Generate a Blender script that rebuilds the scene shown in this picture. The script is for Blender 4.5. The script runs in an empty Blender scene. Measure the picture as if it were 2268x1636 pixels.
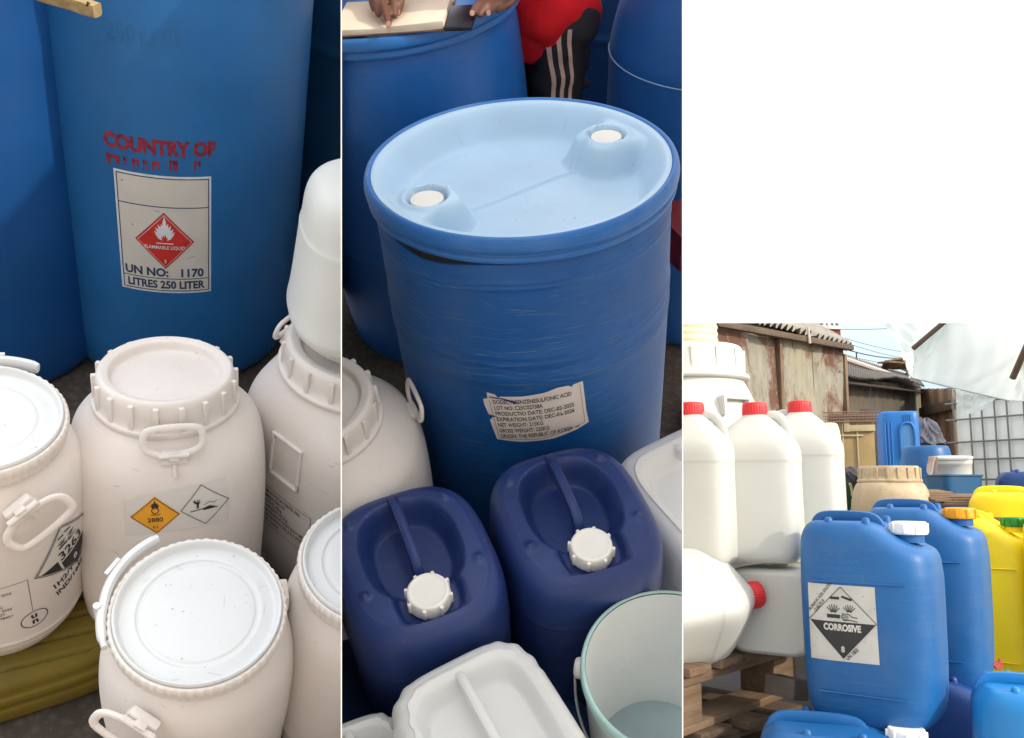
import bpy, bmesh, math, random
import numpy as np
from mathutils import Vector, Matrix, Euler
from mathutils.bvhtree import BVHTree
R = math.radians
random.seed(7)
scene = bpy.context.scene
col = scene.collection

# ---------------------------------------------------------------- camera, sky, sun
W0, H0, F = 2268.0, 1636.0, 2000.0          # measuring units of the photograph and focal length in them
EYE = Vector((0, 0, 1.05))                   # camera above the yard ground
PITCH = math.atan(262/2000)
CW = Matrix.Rotation(R(90) + PITCH, 3, 'X')  # camera axes -> world axes
cd = bpy.data.cameras.new('camera'); cam = bpy.data.objects.new('camera', cd); col.objects.link(cam)
cam.matrix_world = Matrix.Translation(EYE) @ CW.to_4x4()
cd.sensor_fit = 'HORIZONTAL'; cd.sensor_width = 36.0; cd.lens = 36.0 * F / W0
cd.clip_start = 0.05; cd.clip_end = 2000
scene.camera = cam
SUN_C = Vector((0.72, 0.50, 0.50)).normalized()     # towards the sun, camera axes
SUN = (CW @ SUN_C).normalized()
world = bpy.data.worlds.new('World'); scene.world = world; world.use_nodes = True
nt = world.node_tree; nt.nodes.clear()
sky = nt.nodes.new('ShaderNodeTexSky'); sky.sky_type = 'NISHITA'; sky.sun_disc = False
sky.sun_elevation = math.asin(SUN.z); sky.sun_rotation = math.atan2(SUN.x, SUN.y)
sky.air_density = 1.0; sky.dust_density = 3.0; sky.ozone_density = 1.0
hz = nt.nodes.new('ShaderNodeMixRGB'); hz.blend_type = 'MIX'; hz.inputs[0].default_value = 0.55
hz.inputs[2].default_value = (12.2, 12.3, 12.3, 1)      # thin bright cloud over the blue
tcw = nt.nodes.new('ShaderNodeTexCoord'); sx_ = nt.nodes.new('ShaderNodeSeparateXYZ'); nt.links.new(tcw.outputs['Generated'], sx_.inputs[0])
mr = nt.nodes.new('ShaderNodeMapRange'); mr.inputs[1].default_value = 0.10; mr.inputs[2].default_value = 0.60; nt.links.new(sx_.outputs[2], mr.inputs[0])
cl = nt.nodes.new('ShaderNodeMixRGB'); cl.inputs[1].default_value = (4.6, 5.9, 6.8, 1); cl.inputs[2].default_value = (16.5, 16.4, 16.2, 1); nt.links.new(mr.outputs[0], cl.inputs[0]); nt.links.new(cl.outputs[0], hz.inputs[2])
bg = nt.nodes.new('ShaderNodeBackground'); bg.inputs[1].default_value = 0.15
wo = nt.nodes.new('ShaderNodeOutputWorld')
nt.links.new(sky.outputs[0], hz.inputs[1]); nt.links.new(hz.outputs[0], bg.inputs[0]); nt.links.new(bg.outputs[0], wo.inputs[0])
sl = bpy.data.lights.new('sun', 'SUN'); sl.energy = 2.0; sl.angle = R(1.2); sl.color = (1.0, 0.90, 0.76)
so = bpy.data.objects.new('sun', sl); col.objects.link(so)
so.matrix_world = Matrix.Translation((4, -4, 8)) @ SUN.to_track_quat('Z', 'Y').to_matrix().to_4x4()
scene.view_settings.view_transform = 'Standard'; scene.view_settings.look = 'None'
scene.view_settings.gamma = 1.0; scene.view_settings.exposure = 0.52
scene.render.engine = 'CYCLES'
try:
    scene.cycles.use_denoising = True
    scene.cycles.max_bounces = 8; scene.cycles.diffuse_bounces = 4
except Exception: pass

# ---------------------------------------------------------------- bays: three stalls side by side, each with its own sloping floor
def ray(px, py): return Vector(((px - W0/2)/F, -(py - H0/2)/F, -1.0))
class Bay:
    def __init__(s, up, fwd, h, clip):
        s.up = up.normalized(); f = fwd.normalized(); s.y = (f - s.up*f.dot(s.up)).normalized()
        s.x = s.y.cross(s.up).normalized(); s.h = h; s.clip = clip
        m = Matrix((s.x, s.y, s.up)).transposed()            # bay axes -> camera axes
        s.rot = (CW @ m)
        s.o = EYE + CW @ (-s.up*h)                           # bay origin: floor point under the eye
        s.M = Matrix.Translation(s.o) @ s.rot.to_4x4()
    def at(s, px, py, h):                                    # bay coords of a point seen at a pixel and standing h above the floor
        r = ray(px, py); t = (s.h - h)/(-r.dot(s.up)); p = r*t
        return Vector((p.dot(s.x), p.dot(s.y), h))
    def atd(s, px, py, d):                                   # bay coords at depth d
        p = ray(px, py)*d
        return Vector((p.dot(s.x), p.dot(s.y), s.h + p.dot(s.up)))
X12, X23 = 756.0, 1512.0
B1 = Bay(-ray(466, 3200), ray(378, 818), 1.60, (None, X12 - 0.4))
B2 = Bay(-ray(1235, 3040), ray(1134, 818), 1.75, (X12 + 0.9, X23 - 0.9))
B3 = Bay(Vector((0, math.cos(PITCH), -math.sin(PITCH))), ray(1134, 1080), 1.05, (X23 + 0.9, None))
BW = Bay(Vector((0, math.cos(PITCH), -math.sin(PITCH))), ray(1134, 1080), 1.05, (None, None))

# ---------------------------------------------------------------- materials
MATS = {}
def lin(c): return tuple(((v/255.0)/12.92 if v/255.0 <= 0.04045 else ((v/255.0+0.055)/1.055)**2.4) for v in c)
class NT:
    def __init__(s, name):
        s.m = bpy.data.materials.new(name); s.m.use_nodes = True; s.t = s.m.node_tree; s.t.nodes.clear()
        s.out = s.n('ShaderNodeOutputMaterial'); s.p = s.n('ShaderNodeBsdfPrincipled'); s.l(s.p.outputs[0], s.out.inputs[0])
        s.tc = s.n('ShaderNodeTexCoord')
    def n(s, k, **kw):
        a = s.t.nodes.new(k)
        for q, v in kw.items(): setattr(a, q, v)
        return a
    def l(s, a, b): s.t.links.new(a, b)
    def noise(s, scale, detail=4, rough=0.55, stretch=None, dist=0.0, off=(0, 0, 0)):
        mp = s.n('ShaderNodeMapping'); mp.inputs['Location'].default_value = off
        if stretch: mp.inputs['Scale'].default_value = stretch
        s.l(s.tc.outputs['Object'], mp.inputs[0])
        a = s.n('ShaderNodeTexNoise'); a.inputs['Scale'].default_value = scale; a.inputs['Detail'].default_value = detail
        a.inputs['Roughness'].default_value = rough; a.inputs['Distortion'].default_value = dist
        s.l(mp.outputs[0], a.inputs[0]); return a.outputs[0]
    def ramp(s, src, a, b, lo=0.0, hi=1.0):
        r = s.n('ShaderNodeMapRange'); r.inputs[1].default_value = a; r.inputs[2].default_value = b
        r.inputs[3].default_value = lo; r.inputs[4].default_value = hi; s.l(src, r.inputs[0]); return r.outputs[0]
    def math(s, op, a, b):
        m = s.n('ShaderNodeMath', operation=op)
        for i, v in enumerate((a, b)):
            if isinstance(v, (int, float)): m.inputs[i].default_value = v
            else: s.l(v, m.inputs[i])
        return m.outputs[0]
    def mix(s, f, a, b, mode='MIX'):
        m = s.n('ShaderNodeMixRGB', blend_type=mode)
        for i, v in enumerate((f, a, b)):
            if isinstance(v, (int, float)): m.inputs[i].default_value = v
            elif isinstance(v, tuple): m.inputs[i].default_value = (*v[:3], 1)
            else: s.l(v, m.inputs[i])
        return m.outputs[0]
    def bump(s, h, strength, dist=0.002):
        b = s.n('ShaderNodeBump'); b.inputs[0].default_value = strength; b.inputs[1].default_value = dist
        s.l(h, b.inputs[2]); s.l(b.outputs[0], s.p.inputs['Normal'])
def P(inp, node, v): node.inputs[inp].default_value = v

def plastic(name, c, rough=0.42, mott=0.10, dirt=0.0, dcol=(0.22, 0.19, 0.15), scratch=0.0, scol=(0.45, 0.55, 0.68), sss=0.0, spec=0.4, coat=0.0):
    if name in MATS: return MATS[name]
    s = NT(name)
    n1 = s.noise(5, 5); n2 = s.noise(38, 4, off=(3, 1, 2))
    base = s.mix(s.ramp(n1, 0.3, 0.7), tuple(v*(1-mott) for v in c), tuple(min(1, v*(1+mott)) for v in c))
    if dirt > 0:
        f = s.ramp(s.noise(7, 8, 0.68, off=(9, 4, 5)), 0.48, 0.78, 0, dirt); base = s.mix(f, base, dcol)
        f2 = s.ramp(s.noise(160, 2, off=(1, 7, 5)), 0.68, 0.74, 0, min(1, dirt*1.6)); base = s.mix(f2, base, dcol)
    if scratch > 0:
        a = s.noise(9, 6, 0.75, stretch=(1, 1, 24), dist=0.4, off=(0.4, 0, 0)); b = s.noise(3.0, 3, off=(5, 5, 5))
        f = s.math('MULTIPLY', s.ramp(a, 0.52, 0.74), s.ramp(b, 0.46, 0.66, 0, scratch)); base = s.mix(f, base, scol)
        a = s.noise(16, 4, 0.7, stretch=(2.5, 2.5, 17), dist=1.0, off=(4, 2, 7))
        f = s.math('MULTIPLY', s.ramp(a, 0.66, 0.72), s.ramp(s.noise(2.3, 3, off=(8, 1, 3)), 0.45, 0.6, 0, scratch)); base = s.mix(f, base, scol)
    s.l(base, s.p.inputs['Base Color'])
    s.l(s.ramp(n1, 0.25, 0.75, rough*0.85, min(1, rough*1.2)), s.p.inputs['Roughness'])
    P('Specular IOR Level', s.p, spec)
    if coat: P('Coat Weight', s.p, coat); P('Coat Roughness', s.p, 0.2)
    if sss:
        P('Subsurface Weight', s.p, sss); P('Subsurface Scale', s.p, 0.02); s.p.inputs['Subsurface Radius'].default_value = (1.0, 0.9, 0.75)
    s.bump(s.math('ADD', n2, s.math('MULTIPLY', n1, 3.0)), 0.25, 0.0022)
    MATS[name] = s.m; return s.m
def flat(name, c, rough=0.7, metal=0.0, var=0.12, scale=30, bump=0.1):
    if name in MATS: return MATS[name]
    s = NT(name); n1 = s.noise(scale, 5)
    s.l(s.mix(s.ramp(n1, 0.3, 0.7), tuple(v*(1-var) for v in c), tuple(min(1, v*(1+var)) for v in c)), s.p.inputs['Base Color'])
    P('Roughness', s.p, rough); P('Metallic', s.p, metal); s.bump(n1, bump, 0.002); MATS[name] = s.m; return s.m
def wood(name, c1, c2, axis=0, rough=0.85):
    if name in MATS: return MATS[name]
    s = NT(name); st = [14.0, 14.0, 14.0]; st[axis] = 1.0
    g = s.noise(4.5, 8, 0.7, stretch=tuple(st), dist=0.8); g2 = s.noise(3, 6, 0.6, off=(2, 2, 2)); g3 = s.noise(60, 3, stretch=tuple(st))
    c = s.mix(s.ramp(g, 0.33, 0.66), c1, c2); c = s.mix(s.ramp(g2, 0.35, 0.7, 0, 0.6), c, tuple(v*0.55 for v in c1))
    c = s.mix(s.ramp(g3, 0.62, 0.7, 0, 0.5), c, tuple(v*0.3 for v in c1))
    s.l(c, s.p.inputs['Base Color']); P('Roughness', s.p, rough); s.bump(s.math('ADD', g, g3), 0.7, 0.004); MATS[name] = s.m; return s.m

# ---------------------------------------------------------------- mesh helpers
def chaikin(pts, n=2):
    pts = [tuple(p) for p in pts]
    for _ in range(n):
        q = [pts[0]]
        for a, b in zip(pts, pts[1:]):
            a = np.array(a, float); b = np.array(b, float)
            q.append(tuple(a*0.75 + b*0.25)); q.append(tuple(a*0.25 + b*0.75))
        q.append(pts[-1]); pts = q
    return pts
def se(a, b, n, th):
    c, s_ = np.abs(np.cos(th)), np.abs(np.sin(th))
    return ((c/a)**n + (s_/b)**n)**(-1.0/n)
class MB:
    def __init__(s): s.v = []; s.f = []; s.mi = []; s.cur = 0
    def add(s, v, f, M=None):
        o = len(s.v)
        if M is not None: v = [M @ Vector(p) for p in v]
        s.v += [tuple(p) for p in v]; s.f += [tuple(i+o for i in q) for q in f]; s.mi += [s.cur]*len(f)
        return s
    def rings(s, rs, close_bottom=True, close_top=True, M=None):
        n = len(rs[0]); v = [tuple(p) for r in rs for p in r]; f = []
        for k in range(len(rs)-1):
            for i in range(n):
                j = (i+1) % n; f.append((k*n+i, k*n+j, (k+1)*n+j, (k+1)*n+i))
        if close_bottom: f.append(tuple(range(n-1, -1, -1)))
        if close_top: f.append(tuple(range((len(rs)-1)*n, len(rs)*n)))
        return s.add(v, f, M)
    def lathe(s, prof, n=96, sm=2, cb=True, ct=True, M=None, mod=None):
        rs = []; th = np.linspace(0, 2*np.pi, n, endpoint=False)
        for r, z in (chaikin(prof, sm) if sm else prof):
            rr = np.full(n, r) if mod is None else mod(r, z, th)
            rs.append(np.stack([rr*np.cos(th), rr*np.sin(th), np.full(n, z)], 1))
        return s.rings(rs, cb, ct, M)
    def loft(s, sec, n=128, sm=2, cb=True, ct=True, M=None, top=None, K=60, mod=None):
        # sec: (z, a, b, exponent, cx, cy); top: height field over the last section
        th = np.linspace(0, 2*np.pi, n, endpoint=False); rs = []
        sec = [tuple(q) + (0,)*(6-len(q)) for q in sec]
        for z, a, b, e, cx, cy in (chaikin(sec, sm) if sm else sec):
            r = se(a, b, e, th); X, Y = r*np.cos(th), r*np.sin(th)
            if mod is not None: X, Y = mod(X, Y, z, th)
            rs.append(np.stack([X+cx, Y+cy, np.full(n, z)], 1))
        if top is not None:
            last = rs[-1]; c = last.mean(0)
            for k in range(1, K):
                q = 1 - k/float(K); X = c[0] + (last[:, 0]-c[0])*q; Y = c[1] + (last[:, 1]-c[1])*q
                rs.append(np.stack([X, Y, last[:, 2] + top(X, Y)], 1))
        return s.rings(rs, cb, ct, M)
    def box(s, c, d, M=None, bev=0.0, rot=None):
        bm = bmesh.new(); bmesh.ops.create_cube(bm, size=1.0)
        for v in bm.verts: v.co = Vector((v.co.x*d[0], v.co.y*d[1], v.co.z*d[2]))
        if bev: bmesh.ops.bevel(bm, geom=list(bm.edges), offset=bev, segments=2, profile=0.6, affect='EDGES')
        T = Matrix.Translation(c) @ (Euler(rot).to_matrix().to_4x4() if rot else Matrix())
        if M is not None: T = M @ T
        bm.verts.index_update(); v = [T @ q.co for q in bm.verts]; f = [[w.index for w in q.verts] for q in bm.faces]; bm.free()
        return s.add(v, f)
    def tube(s, pts, r, n=12, sx=1.0, sy=1.0, up=(0, 0, 1), closed=False, M=None, e=2.0):
        pts = [Vector(p) for p in pts]; rs = []; th = np.linspace(0, 2*np.pi, n, endpoint=False)
        m = len(pts)
        for i, p in enumerate(pts):
            a = pts[(i-1) % m] if (closed or i > 0) else p; b = pts[(i+1) % m] if (closed or i < m-1) else p
            t = (b-a).normalized(); u = Vector(up); x = t.cross(u)
            if x.length < 1e-4: x = t.cross(Vector((1, 0.2, 0)))
            x.normalize(); y = x.cross(t).normalized(); rr = r[i] if isinstance(r, (list, tuple)) else r
            q = se(1, 1, e, th)
            rs.append([p + x*(rr*sx*q[k]*math.cos(th[k])) + y*(rr*sy*q[k]*math.sin(th[k])) for k in range(n)])
        if closed:
            v = [tuple(p) for q in rs for p in q]; f = []
            for k in range(m):
                for i in range(n):
                    j = (i+1) % n; k2 = (k+1) % m; f.append((k*n+i, k*n+j, k2*n+j, k2*n+i))
            return s.add(v, f, M)
        return s.rings(rs, True, True, M)
    def prism(s, poly, t, M=None):     # poly in xy, extruded 0..t in z
        n = len(poly); v = [(x, y, 0) for x, y in poly] + [(x, y, t) for x, y in poly]
        f = [tuple(range(n-1, -1, -1)), tuple(range(n, 2*n))] + [(i, (i+1) % n, n+(i+1) % n, n+i) for i in range(n)]
        return s.add(v, f, M)
    def grid(s, fn, nu, nv, M=None):
        v = [fn(i/nu, j/nv) for j in range(nv+1) for i in range(nu+1)]
        f = [(j*(nu+1)+i, j*(nu+1)+i+1, (j+1)*(nu+1)+i+1, (j+1)*(nu+1)+i) for j in range(nv) for i in range(nu)]
        return s.add(v, f, M)
    def build(s, name, mat, parent=None, smooth=True, fixn=True):
        me = bpy.data.meshes.new(name); me.from_pydata(s.v, [], s.f)
        for m in (mat if isinstance(mat, (list, tuple)) else [mat]): me.materials.append(m)
        if len(set(s.mi)) > 1:
            me.polygons.foreach_set('material_index', s.mi)
        if fixn:
            bm = bmesh.new(); bm.from_mesh(me); bmesh.ops.recalc_face_normals(bm, faces=bm.faces); bm.to_mesh(me); bm.free()
        if smooth:
            me.polygons.foreach_set('use_smooth', [True]*len(me.polygons))
            try: me.set_sharp_from_angle(angle=R(42))
            except Exception: pass
        me.update()
        o = bpy.data.objects.new(name, me); col.objects.link(o)
        if parent is not None: o.parent = parent
        return o
def tag(o, label, cat, group=None, kind=None):
    if label: o['label'] = label
    if cat: o['category'] = cat
    if group: o['group'] = group
    if kind: o['kind'] = kind
    return o
ROOTS = []
def root(name, label, cat, bay, pos, yaw=0.0, tilt=None, anchor=(0, 0, 0), group=None):
    # pos: bay coordinates of the local point `anchor`
    o = bpy.data.objects.new(name, None); col.objects.link(o); o.empty_display_size = 0.05
    r = Matrix.Rotation(R(yaw), 4, 'Z')
    if tilt: r = Matrix.Rotation(R(tilt[0]), 4, 'X') @ Matrix.Rotation(R(tilt[1]), 4, 'Y') @ r
    p = Vector(pos) - r.to_3x3() @ Vector(anchor)
    o.matrix_world = bay.M @ Matrix.Translation(p) @ r
    tag(o, label, cat, group); ROOTS.append((o, bay)); return o
def own(o, bay, M=None):                # a thing that is one mesh, given in bay coordinates
    o.matrix_world = bay.M @ (M if M is not None else Matrix()); ROOTS.append((o, bay)); return o
def copytree(o, parent=None):
    c = o.copy(); col.objects.link(c)
    if parent is not None: c.parent = parent
    for ch in list(o.children): copytree(ch, c)
    return c
def dup(src, label, bay, pos, yaw=0.0, tilt=None, anchor=(0, 0, 0), group=None, scale=1.0):
    c = copytree(src); r = Matrix.Rotation(R(yaw), 4, 'Z')
    if tilt: r = Matrix.Rotation(R(tilt[0]), 4, 'X') @ Matrix.Rotation(R(tilt[1]), 4, 'Y') @ r
    r = r @ Matrix.Scale(scale, 4)
    p = Vector(pos) - (r @ Vector(anchor))
    c.matrix_world = bay.M @ Matrix.Translation(p) @ r
    c['label'] = label
    if group: c['group'] = group
    elif 'group' in c.keys(): del c['group']
    ROOTS.append((c, bay)); return c

# ---------------------------------------------------------------- printed things laid on a surface
def bvh_of(o):
    me = o.data; return BVHTree.FromPolygons([v.co.copy() for v in me.vertices], [tuple(p.vertices) for p in me.polygons])
def text2d(s, size, x=0, y=0, align='LEFT', bold=0.0, sx=1.0, rot=0.0, space=1.0):
    cu = bpy.data.curves.new('t', 'FONT'); cu.body = s; cu.size = size; cu.offset = bold*size; cu.align_x = align; cu.space_character = space
    cu.resolution_u = 3
    ob = bpy.data.objects.new('t', cu); me = bpy.data.meshes.new_from_object(ob)
    c, q = math.cos(rot), math.sin(rot); v = []
    for p in me.vertices:
        a, b = p.co.x*sx, p.co.y; v.append((x + a*c - b*q, y + a*q + b*c))
    f = [tuple(p.vertices) for p in me.polygons]
    bpy.data.objects.remove(ob); bpy.data.curves.remove(cu); bpy.data.meshes.remove(me)
    return v, f
def poly2d(p): return [tuple(q) for q in p], [tuple(range(len(p)))]
def line2d(pts, w, closed=False):
    v = []; f = []; pts = [Vector(p) for p in pts]
    n = len(pts); rng = range(n if closed else n-1)
    for i in rng:
        a, b = pts[i], pts[(i+1) % n]; d = (b-a)
        if d.length < 1e-7: continue
        d.normalize(); q = Vector((-d.y, d.x))*w/2; e = d*w/2; o = len(v)
        v += [tuple(a-q-e), tuple(b-q+e), tuple(b+q+e), tuple(a+q-e)]; f.append((o, o+1, o+2, o+3))
    return v, f
def circ2d(x, y, r, n=28): return [(x+r*math.cos(2*math.pi*i/n), y+r*math.sin(2*math.pi*i/n)) for i in range(n)]
def rect(x0, y0, x1, y1): return [(x0, y0), (x1, y0), (x1, y1), (x0, y1)]
def xf(sh, sc=1.0, rot=0.0, x=0, y=0, sy=None):
    c, s_ = math.cos(rot), math.sin(rot); sy = sc if sy is None else sy
    return [(x + a*sc*c - b*sy*s_, y + a*sc*s_ + b*sy*c) for a, b in sh[0]], sh[1]
def decal(name, shapes, mat, parent, surf, lift, cell=0.010, thick=0.0):
    """shapes: list of (verts2d, faces); surf(u, v) -> (point, normal) on the carrier"""
    me = bpy.data.meshes.new(name); v = []; f = []
    for a, b in shapes:
        o = len(v); v += [(p[0], p[1], 0) for p in a]; f += [tuple(i+o for i in q) for q in b]
    me.from_pydata(v, [], f); bm = bmesh.new(); bm.from_mesh(me)
    xs = [p[0] for p in v]; ys = [p[1] for p in v]
    if cell:
        for ax, lo, hi in ((0, min(xs), max(xs)), (1, min(ys), max(ys))):
            st = cell if ax == 0 else cell*1.5; t = math.floor(lo/st)*st + st
            while t < hi:
                co = Vector((t, 0, 0)) if ax == 0 else Vector((0, t, 0)); no = Vector((1, 0, 0)) if ax == 0 else Vector((0, 1, 0))
                bmesh.ops.bisect_plane(bm, geom=bm.verts[:]+bm.edges[:]+bm.faces[:], plane_co=co, plane_no=no, dist=1e-6); t += st
    bad = []
    for q in bm.verts:
        h = surf(q.co.x, q.co.y)
        if h is None: bad.append(q); continue
        q.co = h[0] + h[1]*lift
    if bad: bmesh.ops.delete(bm, geom=bad, context='VERTS')
    bm.to_mesh(me); bm.free(); me.materials.append(mat)
    o = bpy.data.objects.new(name, me); col.objects.link(o)
    if parent is not None: o.parent = parent
    return o
def surf_cyl(body, th0, z0, r, roll=0.0, slant=0.0):
    t = bvh_of(body); c, s_ = math.cos(roll), math.sin(roll)
    def fn(u, v):
        a, b = u*c - v*s_, u*s_ + v*c
        th = th0 + a/r; d = Vector((math.cos(th), math.sin(th), 0))
        h = t.ray_cast(d*1.5 + Vector((0, 0, z0+b)), -d)
        return None if h[0] is None else (h[0], h[1] if h[1].dot(d) > 0 else -h[1])
    return fn
def surf_pl(body, o, rt, up):
    t = bvh_of(body); o = Vector(o); rt = Vector(rt).normalized(); up = Vector(up).normalized(); n = rt.cross(up)
    def fn(u, v):
        p = o + rt*u + up*v; h = t.ray_cast(p + n*0.6, -n)
        return None if h[0] is None else (h[0], h[1] if h[1].dot(n) > 0 else -h[1])
    return fn
def smooth01(x): x = np.clip(x, 0, 1); return x*x*(3-2*x)
# ---------------------------------------------------------------- shared plastics
M_white = plastic('white_plastic', (0.79, 0.725, 0.68), 0.45, 0.03, 0.16, (0.45, 0.40, 0.33), sss=0.12)
M_lidwhite = plastic('white_lid_plastic', (0.72, 0.73, 0.735), 0.40, 0.03, 0.06, (0.5, 0.46, 0.4), sss=0.08)
M_natural = plastic('natural_plastic', (0.70, 0.71, 0.68), 0.42, 0.04, 0.08, (0.45, 0.42, 0.36), sss=0.2)
M_drum = plastic('drum_blue', (0.015, 0.142, 0.40), 0.48, 0.12, 0.10, (0.12, 0.2, 0.3))
M_drumL = plastic('drum_blue_deep', (0.006, 0.080, 0.285), 0.52, 0.12, 0.10, (0.1, 0.15, 0.25))
M_drumdk = plastic('drum_blue_dark', (0.010, 0.050, 0.165), 0.5, 0.15, 0.10, (0.1, 0.15, 0.22))
M_teal = plastic('drum_teal', (0.010, 0.080, 0.20), 0.5, 0.15, 0.10, (0.1, 0.15, 0.22))
M_drumS = plastic('drum_blue_scratched', (0.006, 0.088, 0.315), 0.45, 0.14, 0.15, (0.10, 0.2, 0.33), scratch=0.50, scol=(0.20, 0.34, 0.52))
M_ringS = plastic('ring_blue', (0.018, 0.135, 0.42), 0.36, 0.12, 0.18, (0.25, 0.3, 0.36), scratch=0.45)
M_drum2 = plastic('drum_blue_bright', (0.010, 0.115, 0.41), 0.42, 0.14, 0.08, (0.12, 0.2, 0.33), scratch=0.12)
M_milk = plastic('milky_blue_lid', (0.39, 0.555, 0.72), 0.38, 0.06, 0.05, (0.5, 0.55, 0.6), sss=0.15)
M_navy = plastic('can_navy', (0.016, 0.038, 0.165), 0.38, 0.18, 0.35, (0.08, 0.10, 0.20), scratch=0.40, scol=(0.13, 0.17, 0.34))
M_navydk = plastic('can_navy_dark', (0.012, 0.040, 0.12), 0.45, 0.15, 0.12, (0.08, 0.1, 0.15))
M_cap = plastic('white_cap', (0.90, 0.89, 0.85), 0.45, 0.02, 0.05, (0.5, 0.45, 0.38))
M_olive = plastic('yellow_olive', (0.16, 0.112, 0.010), 0.7, 0.2, 0.35, (0.06, 0.05, 0.02))
M_ink = flat('ink_black', (0.022, 0.022, 0.026), 0.6)
M_inkgrey = flat('ink_grey', (0.10, 0.10, 0.11), 0.6)
M_inknavy = flat('ink_navy', (0.025, 0.055, 0.13), 0.6)
M_paper = flat('label_paper', (0.70, 0.67, 0.62), 0.55, scale=14, var=0.05)
M_paperblue = flat('label_border', (0.72, 0.77, 0.82), 0.5)
M_paper2 = flat('label_paper_pink', (0.74, 0.66, 0.61), 0.6, scale=12, var=0.06)
M_clear = flat('label_clear', (0.70, 0.67, 0.63), 0.25, var=0.02)
M_red = flat('label_red', (0.62, 0.035, 0.025), 0.5)
M_stamp = flat('stencil_red', (0.26, 0.018, 0.040), 0.7, scale=90, var=0.5)
M_orange = flat('label_orange', (0.80, 0.36, 0.02), 0.5)

# pictograms in a unit frame
FLAME = [(-0.30,-0.42),(-0.42,-0.22),(-0.50,0.02),(-0.36,-0.08),(-0.44,0.20),(-0.28,0.08),(-0.32,0.36),(-0.16,0.20),(-0.17,0.40),(-0.08,0.30),(-0.07,0.52),(0.02,0.82),(0.09,0.52),(0.10,0.30),(0.20,0.44),(0.20,0.20),(0.34,0.34),(0.31,0.06),(0.46,0.16),(0.38,-0.08),(0.52,0.0),(0.44,-0.24),(0.30,-0.42),(0.12,-0.50),(0.17,-0.30),(0.10,-0.36),(0.04,-0.14),(0.0,-0.32),(-0.06,-0.18),(-0.08,-0.36),(-0.16,-0.26),(-0.12,-0.50)]
def diamond(cx, cy, hw, hh): return [(cx, cy-hh), (cx+hw, cy), (cx, cy+hh), (cx-hw, cy)]
def corrosion(sc, x, y):
    L = [poly2d(rect(-0.55, -0.42, -0.05, -0.28)), poly2d(rect(-0.40, 0.28, -0.06, 0.38)), poly2d([(0.02, 0.36), (0.40, 0.24), (0.42, 0.33), (0.04, 0.44)])]
    for i in range(6):
        a = R(40+20*i); L.append(line2d([(-0.30+0.10*math.cos(a), -0.24+0.06*math.sin(a)), (-0.30+0.30*math.cos(a), -0.24+0.32*math.sin(a))], 0.035))
        L.append(line2d([(0.30+0.08*math.cos(a), -0.20+0.06*math.sin(a)), (0.30+0.28*math.cos(a), -0.20+0.30*math.sin(a))], 0.03))
    for i in range(4): L.append(line2d([(0.06, -0.24-0.07*i), (0.24, -0.24-0.07*i)], 0.03))
    L.append(line2d([(0.06, -0.22), (0.0, -0.36), (0.08, -0.48), (0.30, -0.46), (0.58, -0.50)], 0.03)); L.append(line2d([(0.26, -0.24), (0.40, -0.34), (0.58, -0.36)], 0.03))
    return [xf(s, sc, 0, x, y) for s in L]

# ---------------------------------------------------------------- makers
def drum_body(H, r, hoops=True, top_in=0.93):
    p = [(r*0.86, 0), (r*0.93, 0.004), (r*0.965, 0.03), (r*0.985, 0.10), (r, 0.22*H)]
    if hoops:
        for c in (0.34, 0.64): p += [(r*1.004, c*H-0.03), (r*1.004, c*H-0.02), (r*1.022, c*H-0.006), (r*1.022, c*H+0.006), (r*1.004, c*H+0.02)]
    p += [(r*1.004, H*0.8), (r*0.985, H-0.09), (r*0.965, H-0.035), (r*top_in, H-0.012)]
    return p
def keg_handle(parent, th, r, z, lean=0, tilt=8, w=0.055, h=0.040, mat=None, roll=0.0, drop=False, sc=1.0):
    """moulded lug on the body with a D shaped bail; th in degrees around the keg"""
    mat = mat or M_white
    T = Matrix.Rotation(R(th), 4, 'Z') @ Matrix.Translation((r, 0, z)) @ Matrix.Rotation(R(90), 4, 'Z') @ Matrix.Rotation(R(90), 4, 'X') @ Matrix.Rotation(R(lean), 4, 'X') @ Matrix.Rotation(R(roll), 4, 'Z') @ Matrix.Scale(sc, 4)
    # local frame: x tangential, y up the body, z outward
    m = MB(); m.box((0, 0, 0.004), (0.050, 0.030, 0.016), T, 0.005); m.box((0, 0.004, 0.014), (0.020, 0.020, 0.016), T, 0.004)
    m.tube([(-0.028, 0.004, 0.018), (0.028, 0.004, 0.018)], 0.0058, 12, M=T); m.box((0, -0.026, 0.003), (0.008, 0.034, 0.010), T, 0.002)
    m.build('handle_lug', mat, parent)
    s = -1 if drop else 1
    pts = [(-0.022, 0.006), (-w*0.98, 0.018), (-w, h*1.2), (-w*0.80, h*1.55), (w*0.80, h*1.55), (w, h*1.2), (w*0.98, 0.018), (0.022, 0.006)]
    pts = pts + [pts[0]]
    pp = chaikin(pts, 2)[:-1]
    b = MB(); b.tube([(x, s*y, 0.014 + (0.010 if not drop else 0.016)*(y/h)*0.6) for x, y in pp], 0.0066, 12, sx=1.05, sy=0.75, up=(0, 0, 1), closed=True, M=T, e=3)
    b.build('handle', mat, parent)
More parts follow.
